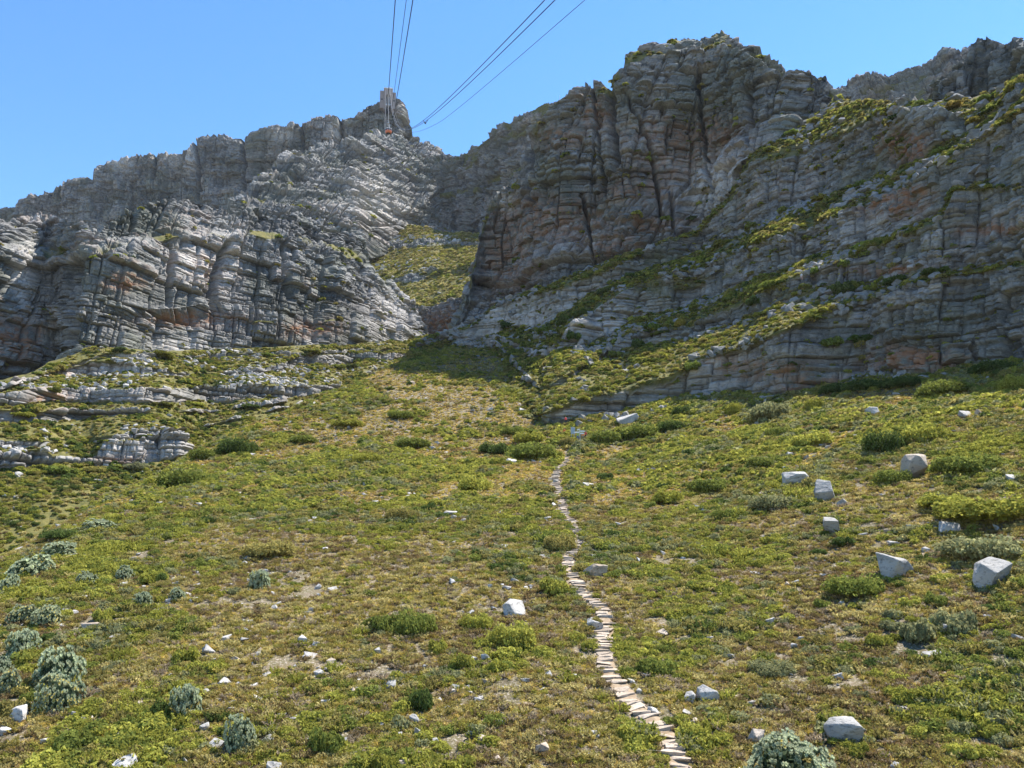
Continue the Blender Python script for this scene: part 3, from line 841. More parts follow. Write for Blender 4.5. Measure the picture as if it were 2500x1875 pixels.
def scatter_object(name, label, cat, P, idx, scl, rotz, tint, tilt=None, group=None, coll=None):
    n = len(P)
    me = bpy.data.meshes.new(name)
    me.vertices.add(n); me.vertices.foreach_set('co', np.ascontiguousarray(P, np.float32).ravel())
    rot = np.zeros((n, 3), np.float32); rot[:, 2] = rotz
    if tilt is not None: rot[:, :2] = tilt
    a = me.attributes.new('idx', 'INT', 'POINT'); a.data.foreach_set('value', np.ascontiguousarray(idx, np.int32))
    a = me.attributes.new('rot', 'FLOAT_VECTOR', 'POINT'); a.data.foreach_set('vector', rot.ravel())
    a = me.attributes.new('scl', 'FLOAT_VECTOR', 'POINT'); a.data.foreach_set('vector', np.ascontiguousarray(scl, np.float32).ravel())
    a = me.attributes.new('tint', 'FLOAT_COLOR', 'POINT'); c = np.ones((n, 4), np.float32); c[:, :3] = tint; a.data.foreach_set('color', c.ravel())
    o = tag(link(name, me), label, cat, kind='stuff')
    ng = bpy.data.node_groups.new(name, 'GeometryNodeTree')
    ng.interface.new_socket('Geometry', in_out='INPUT', socket_type='NodeSocketGeometry')
    ng.interface.new_socket('Geometry', in_out='OUTPUT', socket_type='NodeSocketGeometry')
    gi, go = ng.nodes.new('NodeGroupInput'), ng.nodes.new('NodeGroupOutput')
    ip = ng.nodes.new('GeometryNodeInstanceOnPoints'); ci = ng.nodes.new('GeometryNodeCollectionInfo')
    ci.inputs['Collection'].default_value = coll or PROT; ci.inputs['Separate Children'].default_value = True; ci.inputs['Reset Children'].default_value = True
    ip.inputs['Pick Instance'].default_value = True
    def na(nm, ty):
        x = ng.nodes.new('GeometryNodeInputNamedAttribute'); x.data_type = ty; x.inputs[0].default_value = nm
        return [s for s in x.outputs if s.enabled and s.name == 'Attribute'][0]
    er = ng.nodes.new('FunctionNodeEulerToRotation')
    lk = ng.links.new
    lk(gi.outputs[0], ip.inputs['Points']); lk(ci.outputs[0], ip.inputs['Instance'])
    lk(na('idx', 'INT'), ip.inputs['Instance Index']); lk(na('rot', 'FLOAT_VECTOR'), er.inputs[0]); lk(er.outputs[0], ip.inputs['Rotation'])
    lk(na('scl', 'FLOAT_VECTOR'), ip.inputs['Scale']); lk(ip.outputs[0], go.inputs[0])
    o.modifiers.new('scatter', 'NODES').node_group = ng
    return o


# --- footpath centre line (photo pixels) laid on the hillside
TRAIL_PX = [(1405, 1078), (1392, 1100), (1380, 1122), (1366, 1142), (1357, 1168), (1364, 1200), (1372, 1235), (1386, 1266), (1410, 1298), (1408, 1334), (1386, 1367), (1396, 1412), (1424, 1452), (1468, 1482), (1481, 1503), (1470, 1560),
            (1470, 1616), (1492, 1661), (1537, 1712), (1582, 1752), (1627, 1786), (1648, 1830), (1658, 1875), (1664, 1930), (1668, 2000)]
_tp = np.array([hill_hit(*p) for p in TRAIL_PX])
_d = np.concatenate([[0], np.cumsum(np.hypot(*np.diff(_tp[:, :2], axis=0).T))])
TS = np.arange(0, _d[-1], 0.25)
TR = np.stack([np.interp(TS, _d, _tp[:, 0]), np.interp(TS, _d, _tp[:, 1])], -1)
for _ in range(2): TR = blur(TR, 4, 0)
TR[:, 0] += 0.25 * vnoise(TS / 3.0, 0.5, 0, 3)


def trail_dist(X, Y):
    out = np.full(len(X), 99.0)
    near = np.where(abs(X - np.interp(Y, TR[::-1, 1], TR[::-1, 0])) < 4)[0]
    for i0 in range(0, len(near), 4000):
        s_ = near[i0:i0 + 4000]
        out[s_] = np.min(np.hypot(X[s_][:, None] - TR[None, ::2, 0], Y[s_][:, None] - TR[None, ::2, 1]), 1)
    return out


def hillside_scrub(n):
    rs = np.random.RandomState(5)
    u = rs.rand(n * 2)
    # more plants per metre close by, fewer far off
    ylo, yhi, pw = 17.0, 330.0, 0.75
    Y = (ylo ** pw + u * (yhi ** pw - ylo ** pw)) ** (1 / pw)
    k = rs.uniform(-0.85, 0.85, n * 2)
    X = k * Y
    xp = 1250 + F * k * 0.985
    y0 = np.interp(xp, [p[0] for p in R0], [p[1] for p in R0])
    xs = np.linspace(1000, 2950, 240)
    yr = np.array([hill_hit(a, b)[1] for a, b in zip(xs, np.interp(xs, [p[0] for p in R0], [p[1] for p in R0]))])
    lim = np.where(xp > 1000, np.interp(xp, xs, yr) + 1.0, 330)
    xc = np.interp(Y, CREST[:, 0], CREST[:, 1])
    keep = (Y < lim) & (X > xc - 9) & (trail_dist(X, Y) > 0.48 + 0.35 * rs.rand(n * 2))
    X, Y = X[keep][:n], Y[keep][:n]; n = len(X)
    Z = hill(X, Y)
    # photo position, to lay out the broad patches of growth
    big = fbm(X / 13, Y / 18, 0, 201, 3); sm = fbm(X / 3.0, Y / 3.6, 0, 202, 3); med = fbm(X / 6.5, Y / 8, 0, 203, 2)
    right = sstep(2, 14, X) * 0.22 + 0.12 * sstep(60, 120, Y) - 0.12 * sstep(-5, -25, X) * (Y < 90)
    leaf = big * 0.9 + sm * 1.0 + right                      # > 0 : leafy shrubs, < 0 : tufts and brown heath
    bare = fbm(X / 2.6, Y / 2.2, 0, 211, 3) + 0.25 * fbm(X / 11, Y / 11, 0, 212, 2)
    ok = bare + 0.12 * rs.randn(n) < 0.44 + 0.2 * sstep(60, 110, Y)
    X, Y, Z, big, sm, med, right, leaf = [v[ok] for v in (X, Y, Z, big, sm, med, right, leaf)]; n = len(X)
    r = rs.rand(n)
    idx = np.zeros(n, int); tint = np.zeros((n, 3)); s = np.zeros(n); hz = np.ones(n)
    far = Y > 95
    L_ = leaf + 0.75 * (r - 0.5) > 0.20
    # leafy
    a = L_; m = a.sum()
    kind = rs.rand(m)
    idx[a] = np.where(kind < 0.5, rs.randint(0, 3, m), np.where(kind < 0.75, rs.randint(3, 5, m), 8))
    hue = med[a] + 0.25 * rs.randn(m)
    t = pick(['green', 'yellowgreen', 'grey', 'olive'], [1.3, 3.4, 1.2, 3.2], m, rs)
    t = np.where((hue > 0.22)[:, None], pick(['yellowgreen', 'lime', 'green'], [3, 1.6, 1], m, rs), t)
    t = np.where((hue < -0.28)[:, None], pick(['grey', 'green', 'olive', 'dark'], [2.2, 1.4, 1.6, 0.6], m, rs), t)
    tint[a] = t; s[a] = 0.26 + 0.5 * rs.rand(m) ** 3 + 0.22 * sstep(0.2, 0.7, leaf[a])
    # tufts
    b = ~L_; m = b.sum(); kind = rs.rand(m)
    brownish = fbm(X[b] / 5, Y[b] / 6, 0, 207, 2) + 0.3 * sstep(6, 20, X[b]) * (Y[b] < 70)
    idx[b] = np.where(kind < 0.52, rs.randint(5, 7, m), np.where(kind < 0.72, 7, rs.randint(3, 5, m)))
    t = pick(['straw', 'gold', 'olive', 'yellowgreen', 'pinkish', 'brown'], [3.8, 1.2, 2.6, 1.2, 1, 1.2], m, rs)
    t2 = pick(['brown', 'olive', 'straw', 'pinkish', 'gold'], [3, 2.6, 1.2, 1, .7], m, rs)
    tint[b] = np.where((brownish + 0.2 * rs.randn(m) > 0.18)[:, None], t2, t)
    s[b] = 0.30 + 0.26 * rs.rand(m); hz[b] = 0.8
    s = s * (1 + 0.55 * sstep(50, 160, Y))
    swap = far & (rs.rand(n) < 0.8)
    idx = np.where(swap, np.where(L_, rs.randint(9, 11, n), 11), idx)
    tint = tint * (0.85 + 0.3 * rs.rand(n))[:, None]
    scl = np.stack([s, s, s * hz * (0.8 + 0.4 * rs.rand(n))], -1)
    Z = Z - 0.05 * s
    scatter_object('scrub', 'low fynbos scrub of green shrublets and straw coloured tufts over the near slope', 'scrub', np.stack([X, Y, Z], -1), idx, scl, rs.rand(n) * 6.283, tint, rs.randn(n, 2) * 0.12)


def sheet_scrub(name, sheet_name, label, per_m2, smin, smax, names, wts, seed, vmin=0.5, ledge=0.0, clump=0.4, names2=None):
    rs = np.random.RandomState(seed)
    S = SHEETS[sheet_name]; nv = S['nvis']; G = S['G'][:nv]; W = S['veg'][:nv]
    A = np.linalg.norm(np.cross(G[1:, :-1] - G[:-1, :-1], G[:-1, 1:] - G[:-1, :-1]), axis=-1)
    nzf = np.cross(G[1:, :-1] - G[:-1, :-1], G[:-1, 1:] - G[:-1, :-1]); up_ = abs(nzf[..., 2]) / (np.linalg.norm(nzf, axis=-1) + 1e-9)
    cell = np.clip((W[:-1, :-1] - vmin) / (1 - vmin), 0, 1)
    cell = np.maximum(cell, ledge * sstep(0.62, 0.85, up_))
    c = fbm(G[:-1, :-1, 0] / 9, G[:-1, :-1, 1] / 9, G[:-1, :-1, 2] / 9, seed, 3)
    w_ = A * cell * np.clip(0.9 + clump * 2 * c, 0.15, 3)
    n = int(w_.sum() * per_m2)
    cs = np.cumsum(w_.ravel()); i = np.searchsorted(cs, rs.rand(n) * cs[-1]); i = np.clip(i, 0, len(cs) - 1)
    r0, c0 = np.unravel_index(i, w_.shape)
    u, v = rs.rand(n, 1), rs.rand(n, 1)
    P = G[r0, c0] * (1 - u) * (1 - v) + G[r0 + 1, c0] * u * (1 - v) + G[r0, c0 + 1] * (1 - u) * v + G[r0 + 1, c0 + 1] * u * v
    cc = c[r0, c0]
    s = smin + (smax - smin) * rs.rand(n) ** 2.4 * (0.7 + 0.9 * sstep(-0.1, 0.4, cc))
    tint = pick(names, wts, n, rs)
    big = (s > smin + 0.45 * (smax - smin)) | (cc + 0.2 * rs.randn(n) > 0.3)
    tint = np.where(big[:, None], pick(names2 or ['green', 'yellowgreen', 'dark', 'olive'], [2.2, 2.6, .7, 2], n, rs), tint)
    idx = np.where(big | (rs.rand(n) < 0.55), rs.randint(9, 11, n), 11)
    near = np.hypot(P[:, 0], P[:, 1]) < 190
    idx = np.where(near & big, rs.randint(0, 3, n), idx)
    tint = tint * (0.8 + 0.35 * rs.rand(n))[:, None]
    scl = np.stack([s, s, s * (0.7 + 0.4 * rs.rand(n))], -1)
    print(name, sheet_name, n)
    return scatter_object(name, label, 'scrub', P, idx, scl, rs.rand(n) * 6.283, tint, rs.randn(n, 2) * 0.15)


hillside_scrub(150000)
sheet_scrub('scrub', 'rock_bands', 'green scrub and dry grass along the ledges between the right hand rock bands', 1.6, 0.35, 1.25, ['yellowgreen', 'green', 'olive', 'straw', 'grey'], [2.6, 1.4, 2.6, 2.2, .8], 41, ledge=0.10)
sheet_scrub('scrub', 'valley_side', 'olive scrub on the slope with white rock ledges under the left buttress', 1.1, 0.4, 1.1, ['olive', 'yellowgreen', 'straw', 'green', 'brown'], [3, 2, 2, 1, .8], 42, vmin=0.7, names2=['olive', 'yellowgreen', 'green', 'dark'])
sheet_scrub('scrub', 'gully_floor', 'yellow green scrub covering the sunlit floor of the high gully', 0.42, 0.7, 1.9, ['olive', 'yellowgreen', 'green', 'straw'], [3, 3, 1, 2], 43, names2=['yellowgreen', 'olive', 'green', 'straw'])
sheet_scrub('scrub', 'great_cliff', 'small bushes rooted on ledges and top of the great dark cliff', 0.22, 0.6, 1.8, ['green', 'dark', 'olive', 'yellowgreen'], [2, 2, 2, 1], 44, ledge=0.12)
sheet_scrub('scrub', 'left_buttress', 'thin scrub growing on the ledges of the left grey buttress', 0.12, 0.6, 1.8, ['olive', 'green', 'yellowgreen'], [2, 2, 2], 45, ledge=0.10)
sheet_scrub('scrub', 'stepped_spur', 'faint green scrub on the stepped rocky spur below the upper station', 0.10, 0.9, 2.4, ['olive', 'green', 'yellowgreen'], [2, 2, 2], 46, ledge=0.08)
# ------------------------------------------------------------------ small builders
def bm_obj(name, bm, mat=None, parent=None, mats=None, smooth=False):
    me = bpy.data.meshes.new(name)
    bmesh.ops.recalc_face_normals(bm, faces=bm.faces)
    bm.to_mesh(me); bm.free()
    for p in me.polygons: p.use_smooth = smooth
    return link(name, me, mat, parent, mats)


def add_box(bm, c, s, rot=None):
    m = Matrix.Translation(c) @ (rot.to_4x4() if rot else Matrix()) @ Matrix.Diagonal((*s, 1))
    return bmesh.ops.create_cube(bm, size=1, matrix=m)['verts']


def add_tube(bm, pts, radii, n=8, cap=True):
    rings = []
    for i, p in enumerate(pts):
        p = Vector(p)
        a = Vector(pts[max(i - 1, 0)]); b = Vector(pts[min(i + 1, len(pts) - 1)])
        t = (b - a).normalized()
        u = t.cross(Vector((0, 0, 1)))
        if u.length < 1e-3: u = Vector((1, 0, 0))
        u.normalize(); v = t.cross(u)
        r = radii[i] if hasattr(radii, '__len__') else radii
        rings.append([bm.verts.new(p + (u * math.cos(k * 2 * math.pi / n) + v * math.sin(k * 2 * math.pi / n)) * r) for k in range(n)])
    for A, B in zip(rings[:-1], rings[1:]):
        for k in range(n): bm.faces.new((A[k], A[(k + 1) % n], B[(k + 1) % n], B[k]))
    if cap:
        bm.faces.new(rings[0][::-1]); bm.faces.new(rings[-1])


def add_lathe(bm, prof, n=28, loc=(0, 0, 0)):
    rings = []
    for r, z in prof:
        rings.append([bm.verts.new((loc[0] + r * math.cos(k * 2 * math.pi / n), loc[1] + r * math.sin(k * 2 * math.pi / n), loc[2] + z)) for k in range(n)])
    for A, B in zip(rings[:-1], rings[1:]):
        for k in range(n): bm.faces.new((A[k], A[(k + 1) % n], B[(k + 1) % n], B[k]))
    bm.faces.new(rings[0][::-1]); bm.faces.new(rings[-1])


def empty(name, loc, label, cat, group=None, rz=0.0, sc=1.0):
    o = bpy.data.objects.new(name, None); COL.objects.link(o)
    o.location = loc; o.rotation_euler = (0, 0, rz); o.scale = (sc, sc, sc)
    return tag(o, label, cat, group)


M_STONE = rock_material('boulder_stone', (0.50, 0.48, 0.45), (0.30, 0.29, 0.275), (0.25, 0.245, 0.23), fine=2.6, bump=0.5)
M_TAN = rock_material('tan_stone', (0.50, 0.41, 0.32), (0.30, 0.24, 0.18), (0.38, 0.33, 0.27), fine=3.0, bump=0.5)


def rock_mesh(seed, n=16, flat=1.0, boxy=0.5, mat=None, sub=2):
    rs = np.random.RandomState(seed)
    bm = bmesh.new()
    for i in range(n):
        d = rs.uniform(-1, 1, 3); q = np.sign(d) * abs(d) ** (1 - 0.6 * boxy)
        m = max(abs(q)); q = q / m if boxy > 0.3 else q / np.linalg.norm(q)
        q = q * (0.78 + 0.22 * rs.rand())
        bm.verts.new((q[0], q[1], q[2] * flat))
    r = bmesh.ops.convex_hull(bm, input=bm.verts)
    bmesh.ops.delete(bm, geom=[v for v in r['geom_interior'] if isinstance(v, bmesh.types.BMVert)], context='VERTS')
    bmesh.ops.bevel(bm, geom=[e for e in bm.edges], offset=0.07, segments=2, affect='EDGES', profile=0.6)
    bmesh.ops.triangulate(bm, faces=bm.faces)
    for _ in range(sub):
        long_ = [e for e in bm.edges if e.calc_length() > 0.22]
        if long_: bmesh.ops.subdivide_edges(bm, edges=long_, cuts=1)
        bmesh.ops.triangulate(bm, faces=bm.faces)
    bm.normal_update()
    co = np.array([v.co for v in bm.verts]); no = np.array([v.normal for v in bm.verts])
    dsp = 0.055 * fbm(co[:, 0] * 2.2, co[:, 1] * 2.2, co[:, 2] * 3.0, seed, 4) + 0.05 * np.minimum(0, fbm(co[:, 0] * 1.1, co[:, 1] * 1.1, co[:, 2] * 4, seed + 9, 2))
    co = co + no * dsp[:, None]
    for v, c in zip(bm.verts, co): v.co = c
    bmesh.ops.recalc_face_normals(bm, faces=bm.faces)
    me = bpy.data.meshes.new('rock'); bm.to_mesh(me); bm.free()
    me.polygons.foreach_set('use_smooth', [False] * len(me.polygons))
    at = me.attributes.new('tone', 'FLOAT', 'POINT'); at.data.foreach_set('value', np.full(len(me.vertices), 0.5, np.float32))
    me.materials.append(mat or M_STONE)
    return me


def ground_at(x, y):
    p = hill_hit(x, y)
    return Vector(p), float(np.hypot(p[0], p[1]) / math.cos(math.atan2(p[2], math.hypot(p[0], p[1]))))


# ------------------------------------------------------------------ footpath and its stone steps
def build_path():
    T = TR; n = len(T)
    t = np.gradient(T, axis=0); t /= np.linalg.norm(t, axis=1, keepdims=True)
    nr = np.stack([-t[:, 1], t[:, 0]], -1)
    W = 0.62 + 0.18 * vnoise(TS / 2.1, 0.3, 0, 8)
    rows = []
    for k in np.linspace(-1, 1, 7):
        q = T + nr * (W * k)[:, None]
        rows.append(np.c_[q, hill(q[:, 0], q[:, 1]) + 0.05 - 0.07 * abs(k) ** 3 + 0.03 * vnoise(q[:, 0] * 3, q[:, 1] * 3, 0, 4)])
    G = np.array(rows)
    m, nt = nmat('trodden_earth')
    P = N(nt, 'ShaderNodeNewGeometry').outputs['Position']
    c = mixc(nt, ramp(nt, noise(nt, P, 2.2, 6, 0.7), [(0.35, 0.0), (0.65, 1.0)]), (0.20, 0.145, 0.095), (0.36, 0.28, 0.19))
    c = mixc(nt, ramp(nt, noise(nt, P, 9, 4, 0.7), [(0.6, 0.0), (0.7, 0.7)]), c, (0.5, 0.46, 0.4))
    bs = N(nt, 'ShaderNodeBsdfPrincipled', inp={'Roughness': 0.95, 'Specular IOR Level': 0.1})
    nt.links.new(c, bs.inputs['Base Color']); nt.links.new(bs.outputs[0], N(nt, 'ShaderNodeOutputMaterial').inputs[0])
    tag(link('path', mesh_np('path', G.reshape(-1, 3), grid_faces(7, n)), m), kind='structure')
    # steps
    rs = np.random.RandomState(3)
    var = [rock_mesh(300 + i, 18, 0.9, 0.9, M_TAN, 1) for i in range(7)]
    s = 3.0; k = 0
    while s < TS[-1] - 0.5:
        i = int(np.searchsorted(TS, s))
        yaw = math.atan2(t[i, 1], t[i, 0]) + math.pi / 2 + 0.16 * rs.randn()
        p = T[i] + nr[i] * 0.12 * rs.randn()
        far = p[1] / 60.0
        wd = 0.52 + 0.16 * rs.rand(); dp = 0.20 + 0.10 * rs.rand()
        o = bpy.data.objects.new('stone_step', var[k % 7]); COL.objects.link(o)
        o.location = (p[0], p[1], float(hill(p[0], p[1])) + 0.03 + 0.03 * rs.rand())
        o.rotation_euler = (0.10 * rs.randn(), 0.08 * rs.randn(), yaw)
        o.scale = (wd, dp, 0.11 + 0.05 * rs.rand())
        tag(o, 'flat pale stone step laid across the narrow footpath', 'step', 'stone steps of the footpath')
        k += 1
        s += (0.42 + 0.18 * rs.rand()) * (1 + 0.35 * sstep(70, 140, p[1])) * (2.2 if rs.rand() < 0.10 else 1.0)
    print('steps', k)


build_path()

# ------------------------------------------------------------------ boulders: (x, y base, width, height, flat?, tilt, label)
BOULDERS = [
    (2232, 1162, 56, 58, 0.3, 'tall white wedge shaped boulder standing at the right below a dark round bush'),
    (1943, 1182, 60, 34, 0.0, 'flat white boulder with a bush growing over its right side'),
    (2014, 1220, 55, 50, 0.1, 'grey faceted boulder just right of a flat white one'),
    (2031, 1302, 40, 40, 0.2, 'blue grey boulder with rounded top alone in the middle of the right slope'),
    (2320, 1297, 46, 20, 0.0, 'low pale boulder sunk into scrub near the right edge, above a wide bush'),
    (2182, 1400, 86, 46, 0.0, 'long pale boulder with a dark crack and a small slab resting against its top'),
    (2406, 1426, 84, 64, -0.2, 'large squared pale boulder nearest the right edge of the slope'),
    (2131, 1012, 36, 22, 0.0, 'small squared grey boulder on the brown grass below the lowest rock band'),
    (1536, 1034, 66, 28, -0.1, 'long flat white boulder above the row of bushes beside the signpost'),
    (2060, 1806, 76, 52, -0.15, 'squared pale block right of the big silver shrub at the bottom'),
    (1728, 1708, 50, 36, 0.1, 'rounded pitted grey boulder among brown tufts near the lower path'),
    (1685, 1713, 28, 24, 0.2, 'small white stone leaning beside the rounded pitted boulder'),
    (2314, 1548, 36, 30, 0.2, 'pointed pale boulder behind grey green shrubs at the lower right'),
    (2280, 1616, 46, 26, -0.3, 'flat tilted grey slab in low green growth at the lower right'),
    (1881, 1521, 26, 18, 0.0, 'small bright white stone in the green carpet right of the path'),
    (1260, 1498, 66, 30, 0.1, 'grey slab with a flat top lying above the bright green bushes'),
    (1453, 1404, 52, 38, 0.15, 'rounded tan boulder beside a bend of the stepped path'),
    (1450, 1534, 40, 28, -0.2, 'pale pointed boulder on the left edge of the path steps'),
    (1032, 1796, 36, 32, 0.2, 'biggest grey stone of the heap at the bottom centre'),
    (1010, 1766, 32, 22, 0.1, 'rounded pale stone at the top of the bottom centre heap'),
    (1320, 1836, 34, 32, 0.4, 'triangular brownish stone standing at the bottom right of centre'),
    (1177, 1816, 26, 24, 0.3, 'tan faceted stone at the bottom centre beside a smaller white one'),
    (307, 1876, 52, 26, 0.0, 'broad grey stone cut by the lower edge at the left'),
    (669, 1880, 36, 24, 0.0, 'pale stone at the lower edge between two silver shrubs and the bottom heap'),
    (947, 1684, 46, 20, -0.3, 'long grey slab tilted in the tufts left of a dark round bush'),
    (33, 1758, 54, 24, -0.2, 'weathered grey flat stone by the lower left corner'),
    (222, 1538, 38, 18, 0.0, 'flat tan stone beside a small green bush on the left slope'),
    (210, 1465, 24, 14, 0.0, 'bright white stone on the left slope among silver shrubs'),
    (1101, 1259, 38, 14, 0.1, 'long white stone in the middle of the slope below a dark olive bush'),
    (1846, 1812, 36, 30, 0.3, 'tan stone half hidden behind the left side of the big silver shrub'),
    (1690, 1774, 30, 18, 0.0, 'low tan stone among brown tufts right of the lowest steps'),
    (1184, 1614, 26, 24, 0.2, 'upright grey stone with a green bush in front of it'),
]


def place_rock(x, y, w, h, tilt, me, name='boulder', sink=0.34):
    p, d = ground_at(x, y)
    rx = 0.5 * w / F * d; rz = h / F * d
    o = bpy.data.objects.new(name, me); COL.objects.link(o)
    o.location = (p.x, p.y, p.z + rz * 0.5 - rz * sink)
    o.scale = (rx, rx * 0.85, rz * 0.62)
    o.rotation_euler = (random.uniform(.15, .6), tilt + random.uniform(-.12, .12), random.uniform(-0.6, 0.6))
    return o


for i, (x, y, w_, h_, ti, lab) in enumerate(BOULDERS):
    tan = 'tan' in lab or 'brownish' in lab
    tag(place_rock(x, y, w_ * 0.96, h_ * 1.12, ti, rock_mesh(500 + i, 17 + i % 6, 1.0, 0.31 if i % 3 else 0.5, M_TAN if tan else M_STONE)), lab, 'boulder')

SMALL = [(2169, 1302, 20, 12), (2433, 1132, 20, 14), (2481, 1172, 40, 15), (1925, 1116, 18, 16), (2088, 1152, 15, 14), (2058, 1233, 22, 20), (1950, 1564, 20, 14), (1942, 1582, 18, 16), (2320, 1732, 36, 20),
         (2470, 1642, 36, 20), (2492, 1660, 30, 20), (2216, 1740, 18, 16), (2376, 1616, 16, 14), (1611, 1548, 48, 14), (2187, 1876, 24, 16), (2051, 1476, 16, 12), (1215, 1632, 20, 18), (1186, 1668, 20, 20),
         (1036, 1768, 22, 14), (974, 1800, 16, 16), (1150, 1798, 15, 16), (1061, 1816, 18, 16), (1209, 1860, 24, 20), (1453, 1798, 28, 18), (866, 1846, 24, 16), (878, 1855, 18, 16), (905, 1872, 16, 14), (989, 1876, 34, 24),
         (837, 1822, 28, 22), (1112, 1684, 22, 14), (1101, 1692, 18, 12), (858, 1696, 24, 22), (777, 1648, 26, 16), (1090, 1730, 14, 12), (1077, 1714, 14, 14), (1289, 1720, 36, 12), (810, 1624, 24, 20), (922, 1596, 18, 18),
         (154, 1498, 22, 12), (177, 1502, 20, 14), (338, 1728, 26, 18), (306, 1728, 16, 14), (179, 1752, 16, 22), (206, 1764, 26, 14), (228, 1756, 14, 10), (344, 1770, 18, 14), (501, 1780, 26, 14), (530, 1822, 30, 16),
         (655, 1808, 26, 14), (376, 1498, 22, 12), (738, 1570, 24, 26), (548, 1560, 30, 11), (510, 1592, 30, 18), (582, 1614, 22, 16), (1134, 1276, 16, 14), (1109, 1328, 14, 10), (1232, 1338, 20, 11), (1246, 1130, 36, 12),
         (1185, 1146, 18, 12), (1107, 1230, 14, 10), (1355, 1178, 18, 12), (1275, 1004, 18, 11), (1177, 1000, 11, 8), (1007, 938, 16, 10), (1560, 1152, 18, 10), (1440, 1190, 40, 14), (2020, 1095, 14, 9), (1795, 1180, 22, 10),
         (2260, 1345, 20, 12), (2440, 1560, 26, 16), (2180, 1330, 26, 12), (2155, 1312, 18, 10), (2395, 1010, 24, 10), (2290, 1010, 16, 8), (2360, 1015, 34, 12), (1700, 1400, 14, 10), (1920, 1430, 16, 12), (1560, 1690, 16, 12)]
svar = [rock_mesh(700 + i, 12 + i % 4, 1.0, 0.4, M_STONE if i % 4 else M_TAN, 1) for i in range(9)]
for i, (x, y, w_, h_) in enumerate(SMALL):
    tag(place_rock(x, y, w_, h_, random.uniform(-.3, .3), svar[i % 9], 'stone'), 'small pale stone half sunk in the low scrub of the near slope', 'stone', 'small stones in the scrub')

# loose stones beyond counting
STG = bpy.data.collections.new('loose grey stones')
M_GREY = rock_material('grey_stone', (0.34, 0.33, 0.315), (0.17, 0.168, 0.163), (0.19, 0.19, 0.17), fine=1.6, bump=0.5)
STN = bpy.data.collections.new('loose stones')
for i in range(5):
    o = bpy.data.objects.new('loose_stone_%02d' % i, rock_mesh(800 + i, 11, 0.8, 0.45, M_STONE, 0)); STN.objects.link(o)
    o = bpy.data.objects.new('loose_grey_stone_%02d' % i, rock_mesh(820 + i, 12, 0.8, 0.6, M_GREY, 0)); STG.objects.link(o)


def stone_field(name, label, P, s, seed, coll=None):
    rs = np.random.RandomState(seed); n = len(P)
    scl = np.stack([s * (0.8 + 0.6 * rs.rand(n)), s * (0.7 + 0.4 * rs.rand(n)), s * (0.45 + 0.4 * rs.rand(n))], -1)
    scatter_object(name, label, 'rubble', P, rs.randint(0, 5, n), scl, rs.rand(n) * 6.28, np.ones((n, 3)), rs.randn(n, 2) * 0.25, coll=coll or STN)


rs = np.random.RandomState(77)
n = 9000
Y = (17 ** 0.9 + rs.rand(n) * (200 ** 0.9 - 17 ** 0.9)) ** (1 / 0.9); X = rs.uniform(-0.75, 0.75, n) * Y
kp = (fbm(X / 7, Y / 9, 0, 91, 3) + 0.35 * rs.randn(n) > 0.12) & (X > np.interp(Y, CREST[:, 0], CREST[:, 1]) - 3) & (trail_dist(X, Y) > 0.4)
xp = 1250 + F * (X / Y) * 0.985
kp &= ~((xp > 1300) & (Y > 150))
X, Y = X[kp], Y[kp]
s_ = 0.07 + 0.20 * rs.rand(len(X)) ** 3
stone_field('rubble', 'loose pale pebbles and small stones strewn through the near slope', np.stack([X, Y, hill(X, Y) + 0.25 * s_], -1), s_ * (1 + Y / 120), 5)


def sheet_stones(sheet_name, n, smin, smax, seed, label, vmin=0.3, boxes=None, coll=None, cut=None):
    rs = np.random.RandomState(seed); S = SHEETS[sheet_name]; nv = S['nvis']; G = S['G'][:nv]; W = S['veg'][:nv]
    c = fbm(G[..., 0] / 12, G[..., 1] / 12, G[..., 2] / 5, seed, 3)
    A = np.linalg.norm(np.cross(G[1:, :-1] - G[:-1, :-1], G[:-1, 1:] - G[:-1, :-1]), axis=-1)
    w_ = A * (W[:-1, :-1] > vmin) * np.clip(0.3 + 2.2 * c[:-1, :-1], 0.0, 3)
    if boxes is not None:
        px, py_ = S['PX'][:nv - 1, :-1], S['PY'][:nv - 1, :-1]
        w_ = w_ * (0.25 + sum(6 * np.exp(-((px - b[0]) / b[2]) ** 2 - ((py_ - b[1]) / b[3]) ** 2) for b in boxes))
    if cut: w_ = w_ * (1 - 0.93 * ((S['PX'][:nv - 1, :-1] < cut[0]) & (S['PY'][:nv - 1, :-1] > cut[1])))
    cs = np.cumsum(w_.ravel()); i = np.clip(np.searchsorted(cs, rs.rand(n) * cs[-1]), 0, len(cs) - 1)
    r0, c0 = np.unravel_index(i, w_.shape)
    P = G[r0, c0] + rs.rand(n, 1) * (G[r0 + 1, c0 + 1] - G[r0, c0])
    s = smin + (smax - smin) * rs.rand(n) ** 3
    stone_field('rubble', label, P, s, seed, coll)


sheet_stones('valley_side', 2200, 0.25, 1.1, 15, 'white rubble lying along the ledges of the left hand slope', boxes=[(200, 900, 140, 20), (620, 885, 200, 25), (560, 920, 160, 20), (250, 960, 300, 14), (300, 1060, 150, 20), (80, 1090, 120, 30), (700, 940, 120, 16)])
sheet_stones('gully_floor', 700, 0.6, 2.2, 16, 'white rubble patches on the grassy floor of the high gully', boxes=[(1020, 660, 40, 18), (1090, 590, 40, 10), (960, 590, 40, 14), (1130, 655, 40, 8), (930, 660, 20, 12)])
sheet_stones('rock_bands', 3800, 0.25, 1.5, 17, 'grey blocks fallen on the ledges between the right hand rock bands', coll=STG, cut=(1400, 850))

